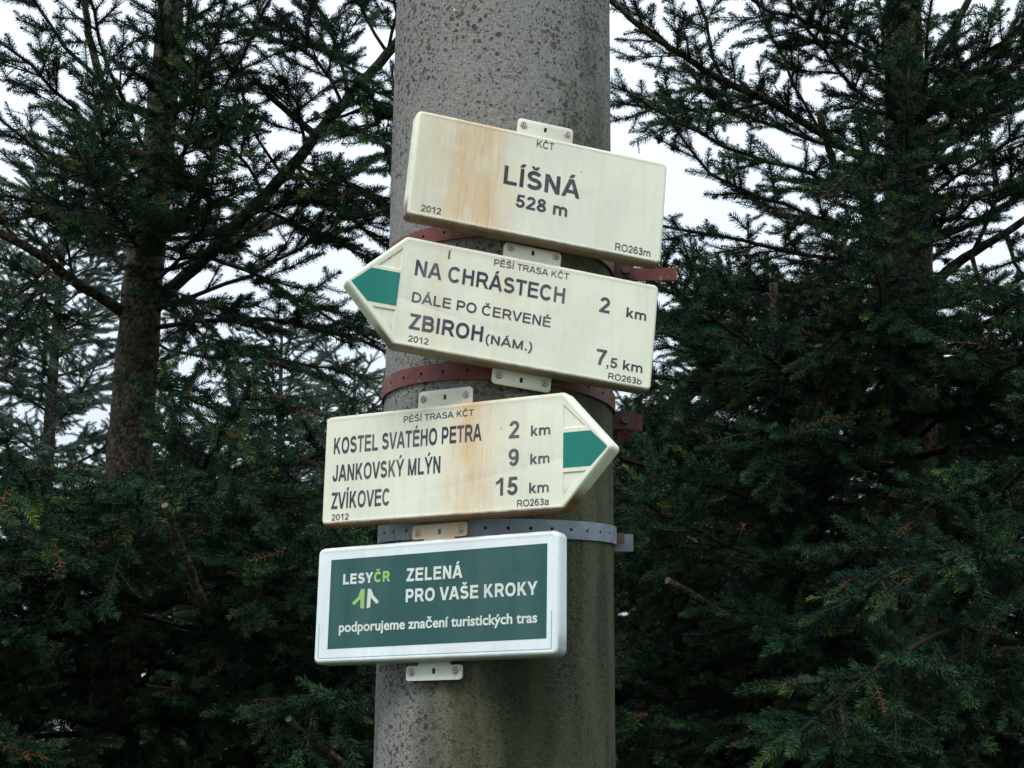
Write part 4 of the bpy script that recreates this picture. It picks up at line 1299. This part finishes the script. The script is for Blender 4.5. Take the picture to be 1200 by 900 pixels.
# ------------------------------------------------------------ right spruce
def right_spruce():
    global TOTAL
    rnd = random.Random(77)
    Y = 2.0
    root = empty("spruce_tree", (at(1062, 900, Y).x, Y, 0))
    tag(root, "spruce right of the pole with a straight trunk and sawn off branch stubs", "tree", "spruces behind the pole")
    ri = Vector(root.location)
    pts = [at(1062, 900, Y), at(1063, 700, Y), at(1066, 500, Y), at(1066, 380, Y), at(1064, 250, Y), at(1060, 100, Y), at(1058, -40, Y), at(1058, -320, Y)]
    pts = [Vector((pts[0].x, Y, -0.05))] + pts
    T = [p - ri for p in pts]
    trunk_part(root, T, [0.09, 0.076, 0.073, 0.069, 0.066, 0.062, 0.054, 0.046, 0.014], rnd)
    c = Crown(9)
    def local(l): return [p - ri for p in px_path(l)]
    LA = local([(1045, 215, 2.0), (1010, 185, 1.92), (960, 155, 1.85), (905, 120, 1.78), (850, 96, 1.7), (800, 66, 1.64), (752, 32, 1.58), (715, 0, 1.55), (680, -25, 1.5)])
    limb(root, LA, 0.013, 0.006, rnd)
    LB = local([(1085, 345, 2.0), (1108, 318, 1.95), (1140, 295, 1.88), (1180, 272, 1.8), (1230, 240, 1.72)])
    limb(root, LB, 0.015, 0.008, rnd)
    LC = local([(980, 215, 1.88), (975, 185, 1.84), (967, 160, 1.80), (960, 130, 1.76)])
    limb(root, LC, 0.011, 0.009, rnd, "sawn_stub", cut=True)
    for p in ([(975, 540, 1.65), (962, 470, 1.5), (961, 440, 1.45), (960, 405, 1.4)], [(1063, 520, 1.7), (1061, 460, 1.55), (1060, 430, 1.52), (1060, 398, 1.5)], [(909, 440, 1.62), (908, 385, 1.6), (907, 360, 1.58), (906, 332, 1.56)]):
        limb(root, local(p), 0.0115, 0.0105, rnd, "sawn_stub", cut=True)
    LD = local([(1100, 60, 2.0), (1120, 30, 1.95), (1140, -10, 1.9)])
    limb(root, LD, 0.012, 0.009, rnd)
    LE = local([(860, 730, 1.4), (825, 705, 1.32), (782, 680, 1.25)])
    limb(root, LE, 0.009, 0.0075, rnd, "broken_limb", cut=True)
    def spray(path, r0, **k): c.branch(local(path), r0, **k)
    spray([(1045, 215, 2.0), (1010, 185, 1.92), (960, 155, 1.85), (905, 120, 1.78), (850, 96, 1.7), (800, 66, 1.64), (752, 32, 1.58), (715, 0, 1.55)], 0.004, spread=0.24, bare=0.25)
    spray([(1060, 262, 2.0), (1000, 228, 1.7), (950, 205, 1.55), (850, 172, 1.4), (785, 138, 1.3), (735, 105, 1.25)], 0.007, spread=0.18, bare=0.2, dens=0.8)
    spray([(1050, 290, 2.0), (980, 262, 1.9), (900, 232, 1.8), (840, 212, 1.75), (790, 150, 1.7)], 0.007, spread=0.18, bare=0.12, dens=0.85)
    spray([(1050, 320, 2.0), (960, 300, 1.85), (880, 285, 1.75), (820, 270, 1.7), (770, 262, 1.66)], 0.008, spread=0.22, bare=0.1)
    spray([(1050, 345, 2.0), (980, 335, 1.9), (900, 340, 1.8), (830, 330, 1.72), (800, 300, 1.7)], 0.008, spread=0.18, bare=0.12)
    spray([(905, 120, 1.78), (850, 130, 1.72), (790, 128, 1.68), (730, 120, 1.64)], 0.005, spread=0.22, bare=0.05)
    spray([(850, 96, 1.7), (830, 50, 1.7), (815, 0, 1.7), (800, -40, 1.7)], 0.005, spread=0.16, bare=0.1, dens=0.8)
    spray([(960, 155, 1.85), (930, 100, 1.8), (905, 50, 1.8), (890, -10, 1.8)], 0.005, spread=0.2, bare=0.1, dens=0.85)
    spray([(1055, 150, 2.0), (1000, 100, 1.85), (950, 45, 1.75), (915, -20, 1.7)], 0.007, spread=0.24, bare=0.1)
    spray([(1055, 90, 2.0), (1010, 60, 1.8), (960, 30, 1.7), (900, 10, 1.6), (850, -15, 1.55)], 0.007, spread=0.26, bare=0.1)
    for path in ([(1072, 200, 2.0), (1110, 150, 1.8), (1150, 90, 1.7), (1190, 30, 1.65)], [(1070, 250, 2.0), (1110, 215, 1.8), (1160, 180, 1.7), (1220, 150, 1.6)],
                 [(1070, 170, 2.0), (1080, 110, 1.6), (1085, 50, 1.45), (1090, 0, 1.4)], [(1060, 180, 2.0), (1040, 120, 1.6), (1035, 60, 1.45), (1030, 0, 1.4)],
                 [(1066, 230, 2.0), (1060, 180, 1.5), (1062, 130, 1.35), (1065, 70, 1.3)], [(1140, 295, 1.88), (1170, 235, 1.8), (1200, 190, 1.75)],
                 [(1072, 300, 2.0), (1105, 262, 1.7), (1150, 228, 1.55), (1210, 215, 1.5)], [(1180, 272, 1.8), (1190, 310, 1.7), (1215, 350, 1.6)],
                 [(1140, 295, 1.88), (1150, 340, 1.8), (1180, 352, 1.75), (1215, 372, 1.7)], [(1072, 120, 2.0), (1120, 80, 1.7), (1175, 50, 1.6), (1220, 0, 1.55)],
                 [(1080, 400, 2.0), (1130, 385, 1.8), (1180, 380, 1.7), (1230, 360, 1.6)],
                 [(1082, 130, 2.1), (1130, 110, 2.3), (1190, 100, 2.4)],
                 [(1060, 60, 2.0), (1075, 0, 1.7), (1080, -50, 1.6)], [(1072, 215, 2.1), (1120, 160, 2.3), (1170, 130, 2.5), (1230, 60, 2.6)]):
        spray(path, 0.007, spread=0.24, bare=0.1)
    for path in ([(1055, 400, 2.0), (980, 385, 1.85), (900, 372, 1.75), (830, 352, 1.7), (790, 330, 1.66)], [(1055, 440, 2.0), (970, 430, 1.8), (880, 415, 1.7), (790, 400, 1.62), (750, 380, 1.6)],
                 [(1055, 370, 2.1), (990, 360, 2.4), (920, 350, 2.6), (850, 340, 2.7)], [(1055, 420, 2.1), (960, 400, 2.4), (870, 390, 2.6), (790, 370, 2.7)],
                 [(1058, 480, 2.0), (960, 470, 1.8), (860, 450, 1.6), (770, 440, 1.5)], [(1060, 340, 2.0), (1030, 350, 1.6), (1000, 380, 1.4), (960, 420, 1.3)],
                 [(1075, 420, 2.0), (1110, 440, 1.7), (1150, 460, 1.5), (1200, 470, 1.4)]):
        spray(path, 0.006, spread=0.2, bare=0.08, dens=0.8, curtain=0.12)
    # the lit sprays low on the right, nearer than the rest
    for path in ([(1210, 640, 1.2), (1130, 650, 1.0), (1060, 665, 0.9), (1010, 690, 0.85)], [(1230, 700, 1.2), (1160, 720, 1.0), (1090, 745, 0.9), (1000, 800, 0.8), (940, 860, 0.75)],
                 [(1200, 760, 1.2), (1120, 770, 1.0), (1040, 790, 0.9), (930, 800, 0.85)], [(1220, 800, 1.3), (1180, 790, 1.1), (1150, 830, 1.0), (1120, 900, 0.95)],
                 [(1150, 560, 1.5), (1080, 600, 1.3), (1030, 650, 1.15), (985, 640, 1.1)]):
        spray(path, 0.006, spread=0.2, bare=0.15, dens=0.8, curtain=0.2)
    for i in range(140):
        z = 0.35 + 2.32 * (i / 140) + rnd.uniform(-0.03, 0.03)
        az = i * 2.39996 + rnd.uniform(-.3, .3)
        hi = max(0, (z - 1.9) / 0.8)
        L = (1.2 - 0.3 * hi) * rnd.uniform(0.75, 1.15)
        c.auto(trunk_x(T, z), az, R(-4 + 14 * hi) + rnd.gauss(0, 0.08), L, 0.009, up=0.12 + 0.3 * hi, spread=0.42 - 0.1 * hi, bare=0.18, dens=0.85, curtain=0.12)
    for i in range(9):
        z = 2.8 + 1.3 * i / 20
        c.auto(trunk_x(T, z), rnd.uniform(-0.6, math.pi - 0.2), R(18) + rnd.gauss(0, .1), 0.85 * rnd.uniform(.7, 1.1), 0.008, up=0.45, spread=0.28, bare=0.15, dens=0.8)
    for i in range(9):
        z = 3.75 + 1.2 * i / 9
        c.auto(trunk_x(T, z), rnd.uniform(0, 6.28), R(35), 0.6 * (1 - i / 16), 0.006, up=0.5, spread=0.25, bare=0.15)
    TOTAL += c.finish(root, 'dark')
right_spruce()

# ------------------------------------------------------------ the spruces farther back
def back_spruce(h, seed, kind, n_br, label, wide=1.0):
    global TOTAL
    rnd = random.Random(seed)
    root = empty("spruce_tree")
    tag(root, label, "tree", "young spruces in the rows behind")
    T = [Vector((0, 0, -0.1)), Vector((0.02, 0, h * 0.5)), Vector((0, 0.02, h))]
    trunk_part(root, T, [0.07, 0.045, 0.006], rnd)
    c = Crown(seed)
    for i in range(n_br):
        t = i / n_br
        z = 0.25 + (h - 0.35) * t ** 0.9
        az = i * 2.39996 + rnd.uniform(-.3, .3)
        L = wide * (0.22 + 1.0 * (1 - z / h)) * rnd.uniform(0.8, 1.15)
        c.auto(trunk_x(T, z), az, R(0 + 32 * t), L, 0.008, up=0.3, spread=0.40, bare=0.12, dens=0.8, curtain=0.08)
    c.shoot(Vector((0, 0, h - 0.05)), Vector((0, 0, 1)), 0.13)
    TOTAL += c.finish(root, kind)
    return root

def copy_tree(o, loc, rz, s, label):
    c = o.copy(); COL.objects.link(c)
    c.location = loc; c.rotation_euler = (0, 0, rz); c.scale = (s, s, s)
    c["label"] = label
    for ch in o.children:
        d = ch.copy(); COL.objects.link(d); d.parent = c
    return c

LB = "dark green bushy spruce in the dense row behind the two nearest trees"
protoA = back_spruce(3.3, 31, 'dark', 95, LB)
protoB = back_spruce(3.5, 32, 'dark', 105, LB, 1.15)
spots = [(-2.5, 3.7, 0.84), (-1.25, 4.3, 0.83), (-0.15, 3.6, 0.80), (0.75, 4.0, 0.88), (1.75, 3.5, 0.82), (2.75, 4.1, 0.9), (1.0, 3.7, 0.98),
         (-3.3, 5.9, 0.95), (-1.9, 6.3, 0.92), (-0.7, 5.8, 0.94), (0.5, 6.2, 0.98), (1.4, 5.6, 0.98), (2.4, 6.0, 0.98), (3.4, 5.7, 1.0)]
rs = random.Random(3)
for i, (x, y, s) in enumerate(spots):
    if i == 0: protoA.location = (x, y, 0); protoA.scale = (s,) * 3
    elif i == 1: protoB.location = (x, y, 0); protoB.scale = (s,) * 3
    else: copy_tree(protoA if i % 2 else protoB, (x, y, 0), rs.uniform(0, 6.28), s, LB)
pale = back_spruce(4.4, 33, 'pale', 80, "pale haze tinted green spruce standing far back at the left edge", 1.1)
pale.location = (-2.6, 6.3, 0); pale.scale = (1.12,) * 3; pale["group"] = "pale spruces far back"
copy_tree(pale, (-1.5, 7.6, 0), 1.0, 1.0, "pale haze tinted green spruce whose top shows between the left trunk and the pole")
copy_tree(pale, (-0.95, 7.0, 0), 2.5, 0.9, "small pale haze tinted green spruce showing close to the left side of the pole")
print("shoots", TOTAL)
